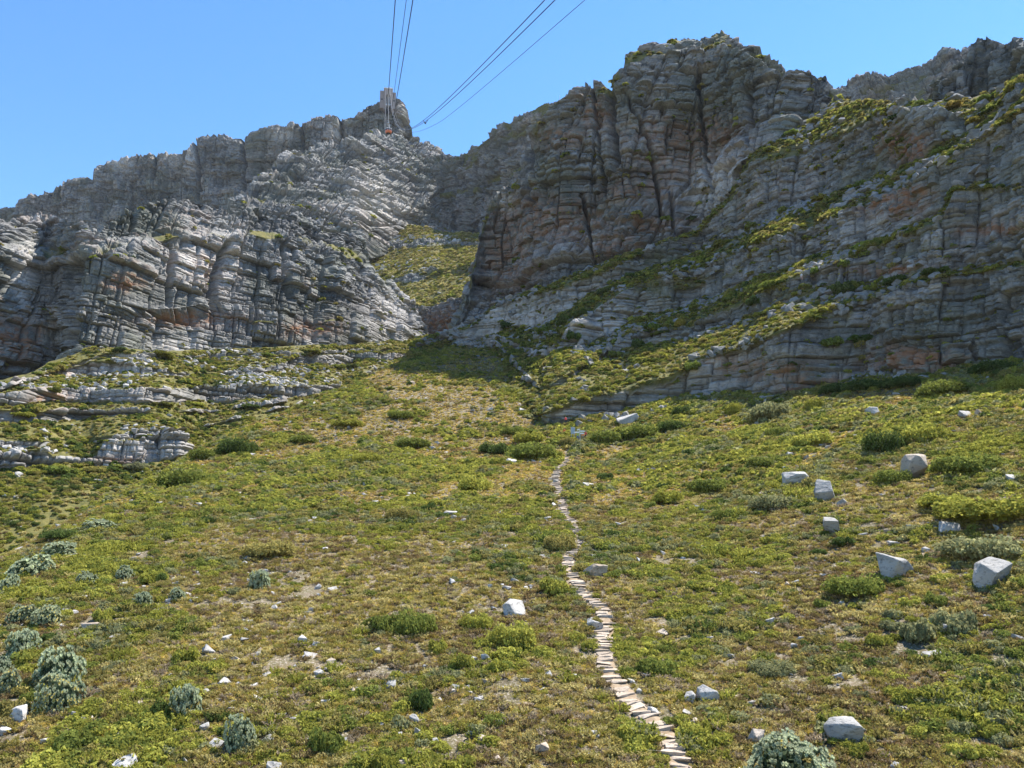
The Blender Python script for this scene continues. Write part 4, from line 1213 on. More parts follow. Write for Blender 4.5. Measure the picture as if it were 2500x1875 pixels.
# ------------------------------------------------------------------ bushes
def bush_mesh(seed, lobes=6, per=330, size=0.062, flat=0.72):
    rs = np.random.RandomState(seed)
    parts = [leafy(500, seed, 0.85 * flat, 0.075, 7, 0.3)]
    V, Q, a, t = parts[0]; parts = [(V * np.array([0.78, 0.78, 0.9]), Q, a * 0.8, t)]
    for i in range(lobes):
        an = i * 6.283 / lobes + rs.rand() * 0.8; rr = 0.42 + 0.22 * rs.rand(); sc = 0.42 + 0.2 * rs.rand()
        V, Q, a, t = leafy(per, seed * 7 + i, 0.9, size / sc, 5, 0.35)
        parts.append((V * sc + np.array([math.cos(an) * rr, math.sin(an) * rr, flat * (0.08 + 0.42 * rs.rand()) * (1.1 - rr)]), Q, np.clip(a + 0.2 * rs.randn() * 0.6, 0, 1), t))
    return plant_mesh('bush', parts, M_BUSH)


BV = [bush_mesh(900 + i, 5 + i % 3) for i in range(6)]
BF = [bush_mesh(950 + i, 7, 330, 0.06, 0.5) for i in range(3)]      # low and spreading


def silver_mesh(seed, heads=420, size=0.075, yellow=0.02):
    rs = np.random.RandomState(seed)
    d = unit(rs.randn(heads, 3)); d[:, 2] = abs(d[:, 2]) * 1.0; d[:, 2] -= 0.06; d = unit(d)
    lum = fbm(d[:, 0] * 2.2, d[:, 1] * 2.2, d[:, 2] * 2.2, seed, 2)
    d2 = d / (np.abs(d) ** 3.2).sum(1, keepdims=True) ** (1 / 3.2)
    C_ = d2 * (0.84 + 0.34 * lum)[:, None] * np.array([0.94, 0.94, 0.86])
    VV, QQ, LV, TP = [], [], [], []; k = 0
    for i in range(heads):
        ax = unit(d[i] + np.array([0, 0, 0.45]) + 0.15 * rs.randn(3)); u = unit(np.cross(ax, rs.randn(3))); v = np.cross(ax, u)
        s = size * (0.75 + 0.5 * rs.rand()); lv = np.clip(0.5 + 0.2 * rs.randn(), 0, 1)
        yl = rs.rand() < yellow
        for ring, (m, op, ln) in enumerate(((6, 0.95, 1.0), (5, 0.5, 0.95))):
            for j in range(m):
                an = j * 6.283 / m + ring * 0.5
                tg = u * math.cos(an) + v * math.sin(an); sd = np.cross(ax, tg)
                b = C_[i] - ax * s * 0.6; m_ = b + ax * s * 0.7 + tg * s * 0.45 * op; t_ = b + ax * s * 1.35 * ln + tg * s * 0.75 * op
                VV += [b - sd * s * 0.16, b + sd * s * 0.16, m_ + sd * s * 0.36, m_ - sd * s * 0.36, t_ + sd * s * 0.2, t_ - sd * s * 0.2]
                QQ += [[k, k + 1, k + 2, k + 3], [k + 3, k + 2, k + 4, k + 5]]; k += 6
                LV += [lv] * 6
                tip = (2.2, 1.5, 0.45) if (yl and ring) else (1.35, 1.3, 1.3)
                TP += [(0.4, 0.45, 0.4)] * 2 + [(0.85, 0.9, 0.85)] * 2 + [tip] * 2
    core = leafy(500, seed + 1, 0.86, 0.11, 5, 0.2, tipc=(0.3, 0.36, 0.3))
    V, Q, a, t = core
    return plant_mesh('silver_shrub', [(np.array(VV), np.array(QQ), np.array(LV), np.array(TP)), (V * 0.82, Q, a, t)], M_BUSH)


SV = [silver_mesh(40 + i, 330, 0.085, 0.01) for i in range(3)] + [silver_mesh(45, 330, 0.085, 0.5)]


def place_bush(x, y, w_, h_, me, name, col, label, cat='bush', group=None, sink=0.06):
    p, d = ground_at(x, y)
    r = 0.5 * w_ / F * d; rz = h_ / F * d
    o = bpy.data.objects.new(name, me); COL.objects.link(o)
    o.location = (p.x, p.y, p.z - rz * sink - 0.05); o.scale = (r, r, rz / 0.86)
    o.rotation_euler = (0, 0, random.uniform(0, 6.28))
    f = random.uniform(0.9, 1.12)
    o.color = (*[c * f for c in TINT[col]], 1)
    return tag(o, label, cat, group)


SILVER = [
    (1930, 1925, 205, 118, 'big rounded silver green shrub at the bottom edge, nearest of all', 0.9),
    (585, 1822, 72, 72, 'silver shrub alone between the lower left and the heap of stones, set beside pink stones', 1),
    (450, 1744, 70, 70, 'upright silver shrub with a dark green bush at its left foot', 1),
    (145, 1664, 104, 72, 'widest silver dome on the lower left slope', 1),
    (148, 1724, 92, 70, 'yellow tinged shrub directly in front of the widest silver dome', 1),
    (56, 1596, 66, 56, 'silver shrub above the widest dome near the left edge', 1),
    (12, 1692, 56, 48, 'silver shrub touching the left edge beside the yellow tinged one', 1),
    (4, 1645, 44, 36, 'small silver shrub cut by the left edge, above another', 1),
    (350, 1482, 46, 38, 'small silver shrub left of an even smaller one in the tufts', 1),
    (433, 1466, 38, 30, 'smallest round silver shrub, beside a lime green bush', 1),
    (305, 1414, 42, 32, 'silver shrub standing highest of the left group, white stone behind it', 1),
    (632, 1436, 54, 48, 'silver shrub farthest right on the left slope, ringed by straw tufts', 1),
    (212, 1428, 46, 30, 'low silver shrub leaning along the slope near white stones', 1),
    (56, 1518, 58, 36, 'silver shrub at the left, joined to a yellowish neighbour', 1),
    (112, 1524, 62, 40, 'yellowish silver shrub at the left, right of its greener neighbour', 1),
    (22, 1442, 44, 34, 'dark silver shrub near the left edge below the pale thicket', 1),
    (75, 1398, 90, 40, 'broad pale silver thicket high at the left edge', 1),
    (150, 1356, 80, 34, 'pale silver thicket on the crest of the left slope', 1),
    (245, 1290, 70, 22, 'thin pale silver patch on the far left crest beside a bright green bush', 1),
]
for i, (x, y, w_, h_, lab, k) in enumerate(SILVER):
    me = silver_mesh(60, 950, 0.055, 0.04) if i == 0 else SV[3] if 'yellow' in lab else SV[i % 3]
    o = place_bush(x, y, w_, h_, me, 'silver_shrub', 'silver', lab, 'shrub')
    if i == 0: o.location.z += 0.0

BUSHES = [
    (1300, 1118, 130, 62, 'green', 0, 'large rounded green bush at the left of the signpost'),
    (1290, 1078, 80, 40, 'yellowgreen', 1, 'yellow green bush behind the large one left of the signpost'),
    (1207, 1106, 78, 44, 'dark', 2, 'dark green bush left of the large rounded bush'),
    (1250, 1060, 60, 30, 'green', 3, 'small green bush under the first low rock wall'),
    (1382, 1086, 34, 34, 'olive', 4, 'olive bush beside the signpost hiding a hiker in red'),
    (1480, 1078, 84, 46, 'green', 0, 'first green bush right of the signpost'),
    (1560, 1066, 100, 48, 'green', 5, 'wide green bush in front of the long flat white boulder'),
    (1640, 1050, 70, 40, 'dark', 2, 'dark bush at the foot of the small rock wall right of the path head'),
    (1665, 1012, 50, 34, 'dark', 3, 'small dark round bush against the low grey blocks'),
    (2160, 1102, 92, 74, 'dark', 1, 'dark green tree like round bush on the right slope'),
    (2255, 1080, 98, 62, 'yellowgreen', 4, 'pale yellow green bush right of the dark round one'),
    (1985, 1086, 100, 50, 'lime', 0, 'bright green spreading bush left of the dark round one'),
    (1905, 1062, 70, 30, 'green', 5, 'low green bush uphill of the bright spreading one'),
    (1885, 1018, 110, 56, 'grey', 2, 'grey green bush at the corner of the lowest rock band'),
    (1990, 1000, 50, 42, 'yellowgreen', 3, 'small upright bush right of the grey green one under the rock band'),
    (1790, 1010, 40, 44, 'yellowgreen', 1, 'feathery light bush beside grey blocks at the rock band foot'),
    (2110, 952, 90, 40, 'dark', 0, 'dark bush pressed to the middle of the rock band base'),
    (2040, 958, 70, 34, 'dark', 2, 'dark bush under the orange stained rock'),
    (2200, 944, 90, 36, 'dark', 4, 'long dark bush at the rock band base, left of a light green one'),
    (2310, 962, 120, 46, 'green', 5, 'light green bush in the open below the right rock band'),
    (2420, 910, 90, 40, 'dark', 1, 'dark bush at the rock band base by the right edge'),
    (2475, 950, 70, 44, 'yellowgreen', 3, 'yellow green bush at the right edge below the rocks'),
    (1255, 1570, 124, 78, 'lime', 0, 'bright green bush below the grey slab near the path'),
    (1165, 1530, 90, 50, 'yellowgreen', 2, 'paler bush adjoining the bright one, left of the grey slab'),
    (1010, 1540, 116, 76, 'green', 4, 'large green bush left of centre with a yellow crown beside it'),
    (925, 1536, 80, 50, 'green', 1, 'green bush on the left side of the large centre bush'),
    (893, 1542, 48, 34, 'straw', 3, 'pale yellow flowering bush at the foot of the centre bush'),
    (995, 1492, 34, 24, 'straw', 5, 'small pale yellow bush peeping over the centre bush'),
    (1068, 1592, 44, 44, 'lime', 2, 'small round light green bush below the centre bushes'),
    (1130, 1628, 62, 46, 'lime', 0, 'lime green bush in front of the upright grey stone'),
    (1213, 1638, 60, 40, 'yellowgreen', 4, 'lime bush to the right of the upright grey stone'),
    (1030, 1728, 70, 62, 'dark', 1, 'dark green round bush above the stone heap'),
    (579, 1106, 92, 56, 'dark', 3, 'dark bush on the crest beside the two big ledge blocks'),
    (505, 1118, 80, 36, 'green', 2, 'green bush left of the dark crest bush'),
    (443, 1186, 110, 60, 'green', 5, 'broad green bush low on the crest of the left slope'),
    (383, 1190, 60, 40, 'yellowgreen', 0, 'yellow green bush beside the broad crest bush'),
    (280, 1276, 44, 34, 'lime', 1, 'bright green round bush far down the left crest'),
    (150, 1312, 80, 30, 'dark', 4, 'dark low bush on the far left crest above pale thickets'),
    (620, 1258, 40, 26, 'dark', 3, 'dark little bush in tufts on the upper left slope'),
    (660, 1352, 130, 50, 'olive', 6, 'wide low olive bush on the left slope'),
    (375, 1418, 70, 34, 'yellowgreen', 7, 'spreading yellow green bush on the left slope'),
    (250, 1512, 40, 34, 'lime', 2, 'lime green bush above a flat tan stone'),
    (450, 1612, 60, 40, 'yellowgreen', 5, 'yellow green bush in the middle of the lower left slope'),
    (400, 1744, 60, 44, 'dark', 3, 'dark green bush at the foot of an upright silver shrub'),
    (190, 1822, 100, 50, 'green', 6, 'low green bush at the bottom left'),
    (120, 1880, 110, 50, 'lime', 7, 'lime green bush in the bottom left corner'),
    (980, 1268, 84, 46, 'olive', 1, 'rounded olive bush in the middle of the slope'),
    (1155, 1196, 90, 56, 'lime', 0, 'pair like lime green bush right of the slope middle'),
    (1065, 1236, 40, 30, 'lime', 3, 'small lime green bush left of white stones'),
    (1050, 1250, 44, 30, 'dark', 4, 'dark small bush above the long white stone'),
    (1365, 1342, 84, 64, 'olive', 2, 'dome shaped olive bush on the left of the path'),
    (1330, 1328, 56, 44, 'green', 5, 'green bush hugging the olive dome by the path'),
    (1355, 1446, 80, 50, 'lime', 0, 'lime green bush at the left edge of the lower path bend'),
    (1480, 1170, 40, 26, 'dark', 1, 'small dark bush right of the upper path'),
    (1630, 1226, 76, 50, 'yellowgreen', 4, 'yellow green bush in the middle right of the path'),
    (1735, 1196, 110, 48, 'green', 6, 'spreading green bush uphill right of the path'),
    (1765, 1268, 60, 42, 'green', 3, 'roundish green bush between path and grey boulders'),
    (1885, 1240, 110, 52, 'grey', 7, 'grey green spreading bush left of the grey faceted boulder'),
    (1870, 1140, 100, 44, 'green', 8, 'green bush uphill of the flat white boulder'),
    (1985, 1190, 50, 34, 'olive', 2, 'bush growing between the flat white and grey boulders'),
    (2180, 1176, 80, 46, 'green', 5, 'green bush at the left foot of the tall white boulder'),
    (2360, 1150, 150, 60, 'green', 6, 'wide green bush right of the tall white boulder'),
    (2410, 1262, 210, 66, 'yellowgreen', 7, 'widest yellow green bush at the right edge'),
    (2405, 1352, 180, 62, 'grey', 8, 'grey green spreading bush above the large squared boulder'),
    (2300, 1232, 110, 40, 'yellowgreen', 6, 'low yellow green bush left of the widest one'),
    (2085, 1446, 130, 60, 'green', 7, 'green bush in front of the long pale boulder'),
    (2330, 1540, 90, 60, 'grey', 2, 'feathery grey green shrub by the pointed pale boulder'),
    (2240, 1560, 80, 60, 'grey', 4, 'feathery grey shrub left of the pointed pale boulder'),
    (2060, 1330, 50, 30, 'dark', 1, 'dark bush under the blue grey boulder'),
    (1600, 1640, 90, 50, 'green', 8, 'grey green mound right of the lower steps'),
    (1880, 1640, 110, 44, 'grey', 6, 'low pale green mound in the lower right'),
    (940, 1880, 70, 54, 'yellowgreen', 0, 'yellow green bush at the bottom edge left of centre'),
    (800, 1830, 80, 60, 'green', 5, 'green bush at the bottom left of the stone heap'),
    (980, 1020, 70, 30, 'green', 3, 'green bush high on the slope near the shadow edge'),
    (850, 1040, 80, 26, 'yellowgreen', 7, 'yellow green bush high on the left crest'),
    (740, 1080, 70, 28, 'green', 8, 'low green bush along the upper left crest'),
    (1010, 1090, 90, 36, 'green', 6, 'long green bush left of the big bushes near the signpost'),
    (900, 1130, 100, 36, 'yellowgreen', 7, 'long yellow green thicket on the upper slope'),
]
BL = [bush_mesh(980 + i, 17, 300, 0.034, 0.5) for i in range(2)]      # broad thickets
ALLB = BV + BF
for (x, y, w_, h_, col, v, lab) in BUSHES:
    big = w_ / F * ground_at(x, y)[1] > 2.6
    place_bush(x, y, w_ * 1.05, h_ * 1.08, BL[v % 2] if big else ALLB[v], 'bush', col, lab)

rs = np.random.RandomState(21)
cnt = 0
while cnt < 150:
    x = rs.uniform(20, 2490); y = rs.uniform(1040, 1860)
    lo = np.interp(x, [0, 500, 1000, 1300, 2500], [1420, 1120, 940, 1060, 960])
    if y < lo: continue
    p, d = ground_at(x, y)
    if trail_dist(np.array([p.x]), np.array([p.y]))[0] < 1.0: continue
    if fbm(np.array([p.x / 12]), np.array([p.y / 14]), 0, 66, 2)[0] < -0.05 + (0.12 if x < 800 else 0): continue
    r = rs.uniform(0.35, 0.85); wpx = 2 * r * F / d
    col = ['yellowgreen', 'green', 'lime', 'olive', 'dark', 'grey'][int(rs.choice(6, p=[.3, .22, .2, .12, .06, .1]))]
    place_bush(x, y, wpx, wpx * rs.uniform(0.45, 0.7), ALLB[int(rs.randint(0, 9))], 'bush', col, 'one of many small rounded bushes dotted over the near slope', 'bush', 'small bushes dotted over the near slope')
    cnt += 1


# bushes along the foot of the cliffs and on the ledges
def sheet_bush(sn, x, y, w_, h_, v, col, label=None, group=None):
    p = sheet_pt(sn, x, y); d = float(np.linalg.norm(p))
    o = bpy.data.objects.new('bush', ALLB[v]); COL.objects.link(o)
    r = 0.5 * w_ / F * d; rz = h_ / F * d
    o.location = p - np.array([0, 0, 0.12 * rz]); o.scale = (r, r, rz / 0.86); o.rotation_euler = (0, 0, random.uniform(0, 6))
    o.color = (*[c * random.uniform(.9, 1.1) for c in TINT[col]], 1)
    tag(o, label or 'one of the bushes rooted on the ledges between the rock bands', 'bush', group or 'bushes on the rock ledges')


LEDGEB = [(2030, 842, 70, 36, 'green'), (2110, 830, 90, 30, 'dark'), (2060, 712, 60, 46, 'dark'), (2090, 700, 44, 36, 'green'), (2200, 690, 80, 34, 'dark'), (2290, 672, 70, 28, 'dark'), (2130, 708, 50, 30, 'yellowgreen'),
          (2060, 640, 60, 34, 'green'), (2110, 600, 50, 28, 'yellowgreen'), (1990, 660, 34, 26, 'green'), (1880, 700, 50, 34, 'green'), (1840, 740, 40, 32, 'dark'), (1780, 730, 44, 30, 'yellowgreen'), (1700, 760, 44, 30, 'green'),
          (1660, 790, 36, 26, 'yellowgreen'), (1600, 800, 40, 28, 'green'), (1560, 850, 44, 34, 'dark'), (1500, 870, 40, 28, 'green'), (1430, 900, 50, 34, 'dark'), (1640, 920, 50, 34, 'yellowgreen'), (1690, 900, 50, 34, 'green'), (1460, 960, 44, 30, 'green'),
          (1400, 830, 40, 34, 'dark'), (1380, 790, 60, 36, 'dark'), (1330, 810, 60, 30, 'green'), (1420, 770, 60, 30, 'dark'), (1480, 720, 44, 24, 'dark'), (1240, 800, 40, 24, 'dark'), (1540, 680, 36, 20, 'dark'), (1700, 640, 44, 26, 'yellowgreen'),
          (1760, 600, 50, 30, 'green'), (1840, 560, 50, 30, 'green'), (1920, 520, 50, 28, 'green'), (2000, 490, 50, 26, 'yellowgreen'), (2100, 455, 40, 22, 'green'), (2200, 440, 40, 22, 'olive'), (2300, 380, 44, 22, 'green'), (1990, 300, 40, 20, 'yellowgreen'),
          (1930, 330, 40, 20, 'green'), (2250, 255, 50, 20, 'green'), (2330, 262, 50, 20, 'olive'), (2420, 240, 60, 22, 'green'), (2380, 300, 40, 22, 'yellowgreen'), (2480, 215, 50, 22, 'yellowgreen'), (1880, 370, 36, 18, 'green'), (2150, 275, 36, 18, 'yellowgreen')]
for i, (x, y, w_, h_, col) in enumerate(LEDGEB):
    sheet_bush('rock_bands', x, y, w_ * 0.9, h_ * 0.9, i % 9, col)
for i, (x, y, w_, h_, col) in enumerate([(390, 872, 70, 20, 'green'), (560, 872, 40, 14, 'yellowgreen'), (300, 862, 40, 14, 'dark'), (660, 866, 60, 16, 'green'), (760, 858, 50, 14, 'green'), (820, 900, 44, 16, 'green'), (860, 900, 40, 14, 'dark'),
                                         (330, 1140, 60, 22, 'grey'), (230, 1150, 50, 20, 'olive'), (110, 960, 40, 16, 'green'), (400, 990, 60, 18, 'green'), (470, 990, 50, 14, 'yellowgreen'), (60, 1010, 50, 16, 'yellowgreen'), (610, 1000, 60, 18, 'dark'), (150, 1160, 60, 20, 'green')]):
    sheet_bush('valley_side', x, y, w_, h_, i % 9, col, 'one of the green bushes scattered among the white ledges on the left', 'bushes among the left ledges')
# ------------------------------------------------------------------ paints
M_STEEL = plain('galvanised_steel', (0.42, 0.43, 0.44), 0.45, 0.6)
M_CABLE = plain('cable_steel', (0.045, 0.05, 0.055), 0.5, 0.3)
M_ORANGE = plain('orange_paint', (0.62, 0.16, 0.05), 0.35)
M_WHITE = plain('white_paint', (0.78, 0.77, 0.74), 0.4)
M_GLASS = plain('dark_glass', (0.03, 0.035, 0.045), 0.12)
M_WALL = plain('station_stone', (0.27, 0.23, 0.22), 0.9, 0, 0.25, 0.6)
M_WALL_SHADE = plain('station_shade', (0.045, 0.045, 0.06), 0.8)  # shade inside the arch, put into the wall colour
M_PALEMETAL = plain('pale_metal', (0.62, 0.62, 0.62), 0.4, 0.2)
M_BOARD = plain('board_blue_grey', (0.30, 0.37, 0.45), 0.4)


def at_range(x, y, r):
    ux, uy, te = ray(x, y)
    return Vector((float(ux * r), float(uy * r), float(te * r)))


# ------------------------------------------------------------------ upper cable station on the skyline
st_r = 908.0
pc = at_range(947, 258, st_r); kpx = float(np.linalg.norm(pc)) / F       # metres per photo pixel there
st = empty('cable_station', pc, 'small grey stone cable station with an arched opening, perched on the far summit', 'building', rz=math.atan2(pc.y, pc.x) - math.pi / 2)
W_, H_, DP = 19 * kpx, 38 * kpx, 16 * kpx
bm = bmesh.new()
ow, oh = 14 * kpx, 24 * kpx           # opening
pw = (W_ - ow) / 2
for s_ in (-1, 1): add_box(bm, (s_ * (W_ - pw) / 2, 0, H_ / 2 - 4), (pw, DP, H_ + 8))
z1 = oh - ow / 2
segs = 14
pts = [(math.cos(math.pi * k / segs) * ow / 2, z1 + math.sin(math.pi * k / segs) * ow / 2) for k in range(segs + 1)]
for (xa, za), (xb, zb) in zip(pts[:-1], pts[1:]):       # wall over the arch, cut to its curve
    f = [bm.verts.new((xx, yy, zz)) for yy in (-DP / 2, DP / 2) for (xx, zz) in ((xa, za), (xb, zb), (xb, H_), (xa, H_))]
    for q in ((0, 1, 2, 3), (7, 6, 5, 4), (0, 4, 5, 1), (1, 5, 6, 2), (2, 6, 7, 3), (3, 7, 4, 0)): bm.faces.new([f[i] for i in q])
bm_obj('tower', bm, M_WALL, st)
bm = bmesh.new(); add_box(bm, (0, DP * 0.42, H_ / 2 - 4.4), (ow * 0.98, DP * 0.14, H_ + 7)); bm_obj('inner_wall', bm, M_WALL_SHADE, st)  # back wall coloured dark to stand for the shade in the opening
bm = bmesh.new(); add_box(bm, (0, 0, H_ + 0.45), (W_ + 0.9, DP + 0.9, 0.9)); bm_obj('parapet', bm, M_WHITE, st)
for s_, wd, hh in ((-1, 9, 17), (1, 8, 15)):
    bm = bmesh.new(); add_box(bm, (s_ * (W_ / 2 + wd * kpx / 2 + 0.01), 1.5, hh * kpx / 2 + 2), (wd * kpx, DP * 0.9, hh * kpx + 14))
    wg = bm_obj('wing', bm, M_WALL, st)
    bm = bmesh.new(); add_box(bm, (s_ * (W_ / 2 + wd * kpx / 2), -DP * 0.45 + 1.49, hh * kpx * 0.72), (wd * kpx * 0.45, 0.12, 1.6)); bm_obj('window', bm, M_GLASS, wg)
for s_ in (-1, 1):
    bm = bmesh.new(); add_tube(bm, [(s_ * 1.6, -DP / 2 - 0.8, -3), (s_ * 1.3, -DP * 0.3, oh * 0.8)], 0.28); bm_obj('cable_rail', bm, M_PALEMETAL, st)
bm = bmesh.new(); add_box(bm, (0, -DP * 0.3, -1.2), (ow * 0.97, DP * 0.5, 0.8)); bm_obj('landing', bm, M_STEEL, st)

# ------------------------------------------------------------------ cables: one sagging span from above the viewer to the station
YS = np.array([24, 60, 215, 300, 690, 905.0]); ZS = np.array([27.5, 45.2, 122.0, 165.5, 400.0, 558.0])
cz = np.polyfit(YS, ZS, 3)
def cable_z(Y): return np.polyval(cz, Y)


def xk(x, y):                 # X / Y at a photo pixel
    ux, uy, te = ray(x, y); return float(ux / uy)


def y_at_top(y=0):            # distance at which the span crosses image row y at the near end
    ux, uy, te = ray(1200, y)
    Yv = np.linspace(20, 200, 3000); d = cable_z(Yv) / Yv - float(te / uy) * 1.0
    i = int(np.argmin(abs(d))); return float(Yv[i])


CAB = [
    (965, 941.5, 'leftmost cable, rising almost upright to the far summit station', 1.0),
    (992, 945.0, 'thin middle cable of the steep group to the summit station', 0.6),
    (1008, 948.5, 'right hand cable of the steep group, the one carrying the cabin', 1.0),
    (1330, 950.0, 'upper of the paired cables slanting to the top edge', 1.0),
    (1355, 952.0, 'lower of the paired cables slanting to the top edge', 1.0),
    (1428, 955.0, 'single thin cable slanting farthest right at the top edge', 0.6),
]
Yt = y_at_top(0)
cable_fn = []
for (x0, xe, lab, th) in CAB:
    k0 = xk(x0, 0); ke = xk(xe, 232)
    A = (k0 - ke) / (1 / Yt - 1 / 905.0); B = ke - A / 905.0
    dz = -0.0
    cable_fn.append((A, B))
    Yv = np.concatenate([np.linspace(22, 120, 40), np.linspace(124, 903, 120)])
    drop = np.zeros_like(Yv)
    if x0 == 1428: drop = -1.5 * np.clip((Yv - Yt) / 130, 0, 1) ** 1.2 * np.clip((905 - Yv) / 700, 0, 1)
    bm = bmesh.new()
    add_tube(bm, [(A + B * y, y, float(cable_z(y)) + float(d_)) for y, d_ in zip(Yv, drop)], list(th * (0.032 + 0.00021 * Yv)), 7)
    tag(bm_obj('cable', bm, M_CABLE, smooth=True), lab, 'cable', 'cableway cables')

# ------------------------------------------------------------------ the cabin
A, B = cable_fn[2]
Yc = 520.0
cp = Vector((A + B * Yc, Yc, float(cable_z(Yc))))
cs = float(cp.length) / F
cb = empty('cable_car', cp - Vector((0, 0, 22 * cs)), 'round orange cable car hanging before the far summit cliff', 'cable car')
r = 7.4 * cs; h = 12 * cs
bm = bmesh.new(); add_lathe(bm, [(r * 0.72, 0), (r * 0.9, h * 0.10), (r, h * 0.28), (r, h * 0.50)]); bm_obj('body', bm, M_ORANGE, cb, smooth=False)
bm = bmesh.new(); add_lathe(bm, [(r * 0.985, h * 0.50), (r * 0.96, h * 0.82)]); bm_obj('window_band', bm, M_GLASS, cb)
bm = bmesh.new(); add_lathe(bm, [(r * 1.0, h * 0.82), (r * 0.98, h * 0.92), (r * 0.6, h * 1.02), (r * 0.2, h * 1.05)]); bm_obj('roof', bm, M_WHITE, cb)
bm = bmesh.new(); add_lathe(bm, [(r * 0.5, -0.25), (r * 0.66, -0.01)]); bm_obj('floor_ring', bm, M_GLASS, cb)
bm = bmesh.new(); add_tube(bm, [(0, 0, h * 1.04), (0.3, 0, 17 * cs), (0, 0, 22 * cs)], 0.34); bm_obj('hanger', bm, M_WHITE, cb)
bm = bmesh.new(); add_box(bm, (0, 0, 22 * cs + 0.25), (1.1, 4.6, 0.6)); bm_obj('carriage', bm, M_STEEL, cb)

# ------------------------------------------------------------------ the hanger that clips the second pair of cables together
A1, B1_ = cable_fn[3]; A2, B2_ = cable_fn[4]
Yh = 214.0
z_ = float(cable_z(Yh)); xa, xb = A1 + B1_ * Yh, A2 + B2_ * Yh
hs_ = float(Vector((xa, Yh, z_)).length) / F
hg = empty('cable_hanger', ((xa + xb) / 2, Yh, z_ - 9 * hs_), 'small dark hanger clipped under the paired slanting cables', 'hanger')
for s_, xx in ((-1, xa), (1, xb)):
    bm = bmesh.new(); add_tube(bm, [(xx - (xa + xb) / 2 + s_ * 0.25, 0, 9 * hs_), (s_ * 0.42, 0, 5 * hs_), (0.0, 0, 2.2 * hs_)], 0.09); bm_obj('arm', bm, M_CABLE, hg)
bm = bmesh.new(); add_lathe(bm, [(0.12, -0.1), (0.3, 0.1), (0.3, 0.32), (0.12, 0.42)], 14); bm_obj('roller', bm, M_CABLE, hg)

# ------------------------------------------------------------------ radio masts on the gorge rim
for (x, y, hpx, lab) in ((1366, 242, 22, 'thin radio mast standing on the gorge rim by the great cliff'), (1277, 280, 12, 'faint shorter mast on the lower part of the gorge rim')):
    p = Vector(sheet_pt('gorge_wall', x, y)); q = float(p.length) / F
    mt = empty('radio_mast', p + Vector((0, 6, -1)), lab, 'mast')
    bm = bmesh.new(); add_tube(bm, [(0, 0, -4), (0, 0, hpx * q + 2)], [0.24, 0.14], 8); bm_obj('pole', bm, M_PALEMETAL, mt)
    bm = bmesh.new(); add_box(bm, (0, 0, hpx * q * 0.75), (1.4, 0.1, 0.12)); bm_obj('aerial', bm, M_PALEMETAL, mt)

# ------------------------------------------------------------------ signpost and notice board at the head of the path
p, d = ground_at(1417, 1086); q = d / F
sp_ = empty('signpost', p, 'thin grey signpost with pointing arms at the head of the stone path', 'signpost')
bm = bmesh.new(); add_tube(bm, [(0, 0, -0.3), (-0.12, 0, 40 * q)], [0.055, 0.05], 10); bm_obj('pole', bm, M_PALEMETAL, sp_)
for (ang, zz, ln) in ((2.75, 31 * q, 1.15), (0.25, 33.5 * q, 1.1), (0.1, 28 * q, 0.9), (2.2, 37.5 * q, 0.8)):
    bm = bmesh.new()
    c, s_ = math.cos(ang), math.sin(ang)
    prof = [(0.06, -0.13), (ln - 0.16, -0.13), (ln, 0.0), (ln - 0.16, 0.13), (0.06, 0.13)]
    f = [bm.verts.new((c * u - s_ * w2 - 0.1, s_ * u + c * w2, zz + v)) for w2 in (-0.02, 0.02) for (u, v) in prof]
    bm.faces.new(f[:5][::-1]); bm.faces.new(f[5:])
    for k in range(5): bm.faces.new((f[k], f[(k + 1) % 5], f[5 + (k + 1) % 5], f[5 + k]))
    bm_obj('sign_arm', bm, M_WHITE, sp_)
p, d = ground_at(1399, 1076); q = d / F
nb = empty('notice_board', p, 'blue grey notice board on two legs left of the signpost', 'board', rz=0.25)
bm = bmesh.new(); add_box(bm, (0, 0, 25 * q), (9.5 * q, 0.06, 15 * q)); pb = bm_obj('panel', bm, M_BOARD, nb)
bm = bmesh.new()
for s_ in (-1, 1): add_box(bm, (s_ * 4.85 * q, 0, 25 * q), (0.06, 0.09, 15.6 * q))
for s_ in (-1, 1): add_box(bm, (0, 0, (25 + s_ * 7.8) * q + s_ * 0.034), (9.9 * q, 0.09, 0.06))
bm_obj('frame', bm, M_STEEL, pb)
for s_ in (-1, 1):
    bm = bmesh.new(); add_box(bm, (s_ * 3.6 * q, 0.08, 9 * q), (0.08, 0.08, 18 * q + 0.5)); bm_obj('leg', bm, M_STEEL, nb)

# ------------------------------------------------------------------ hikers
SKIN = plain('skin', (0.48, 0.29, 0.20), 0.6)
CLOTH = {k: plain('cloth_' + k, c, 0.85) for k, c in dict(red=(0.62, 0.05, 0.05), vermilion=(0.70, 0.14, 0.05), green=(0.30, 0.42, 0.12), orange=(0.72, 0.22, 0.05), crimson=(0.50, 0.03, 0.07), navy=(0.02, 0.03, 0.08), pale=(0.55, 0.58, 0.62),
                                                          jeans=(0.10, 0.15, 0.36), blue=(0.08, 0.13, 0.30), dark=(0.03, 0.03, 0.035), pink=(0.55, 0.36, 0.34), khaki=(0.30, 0.26, 0.18)).items()}
HAIR = plain('hair', (0.04, 0.028, 0.02), 0.7)


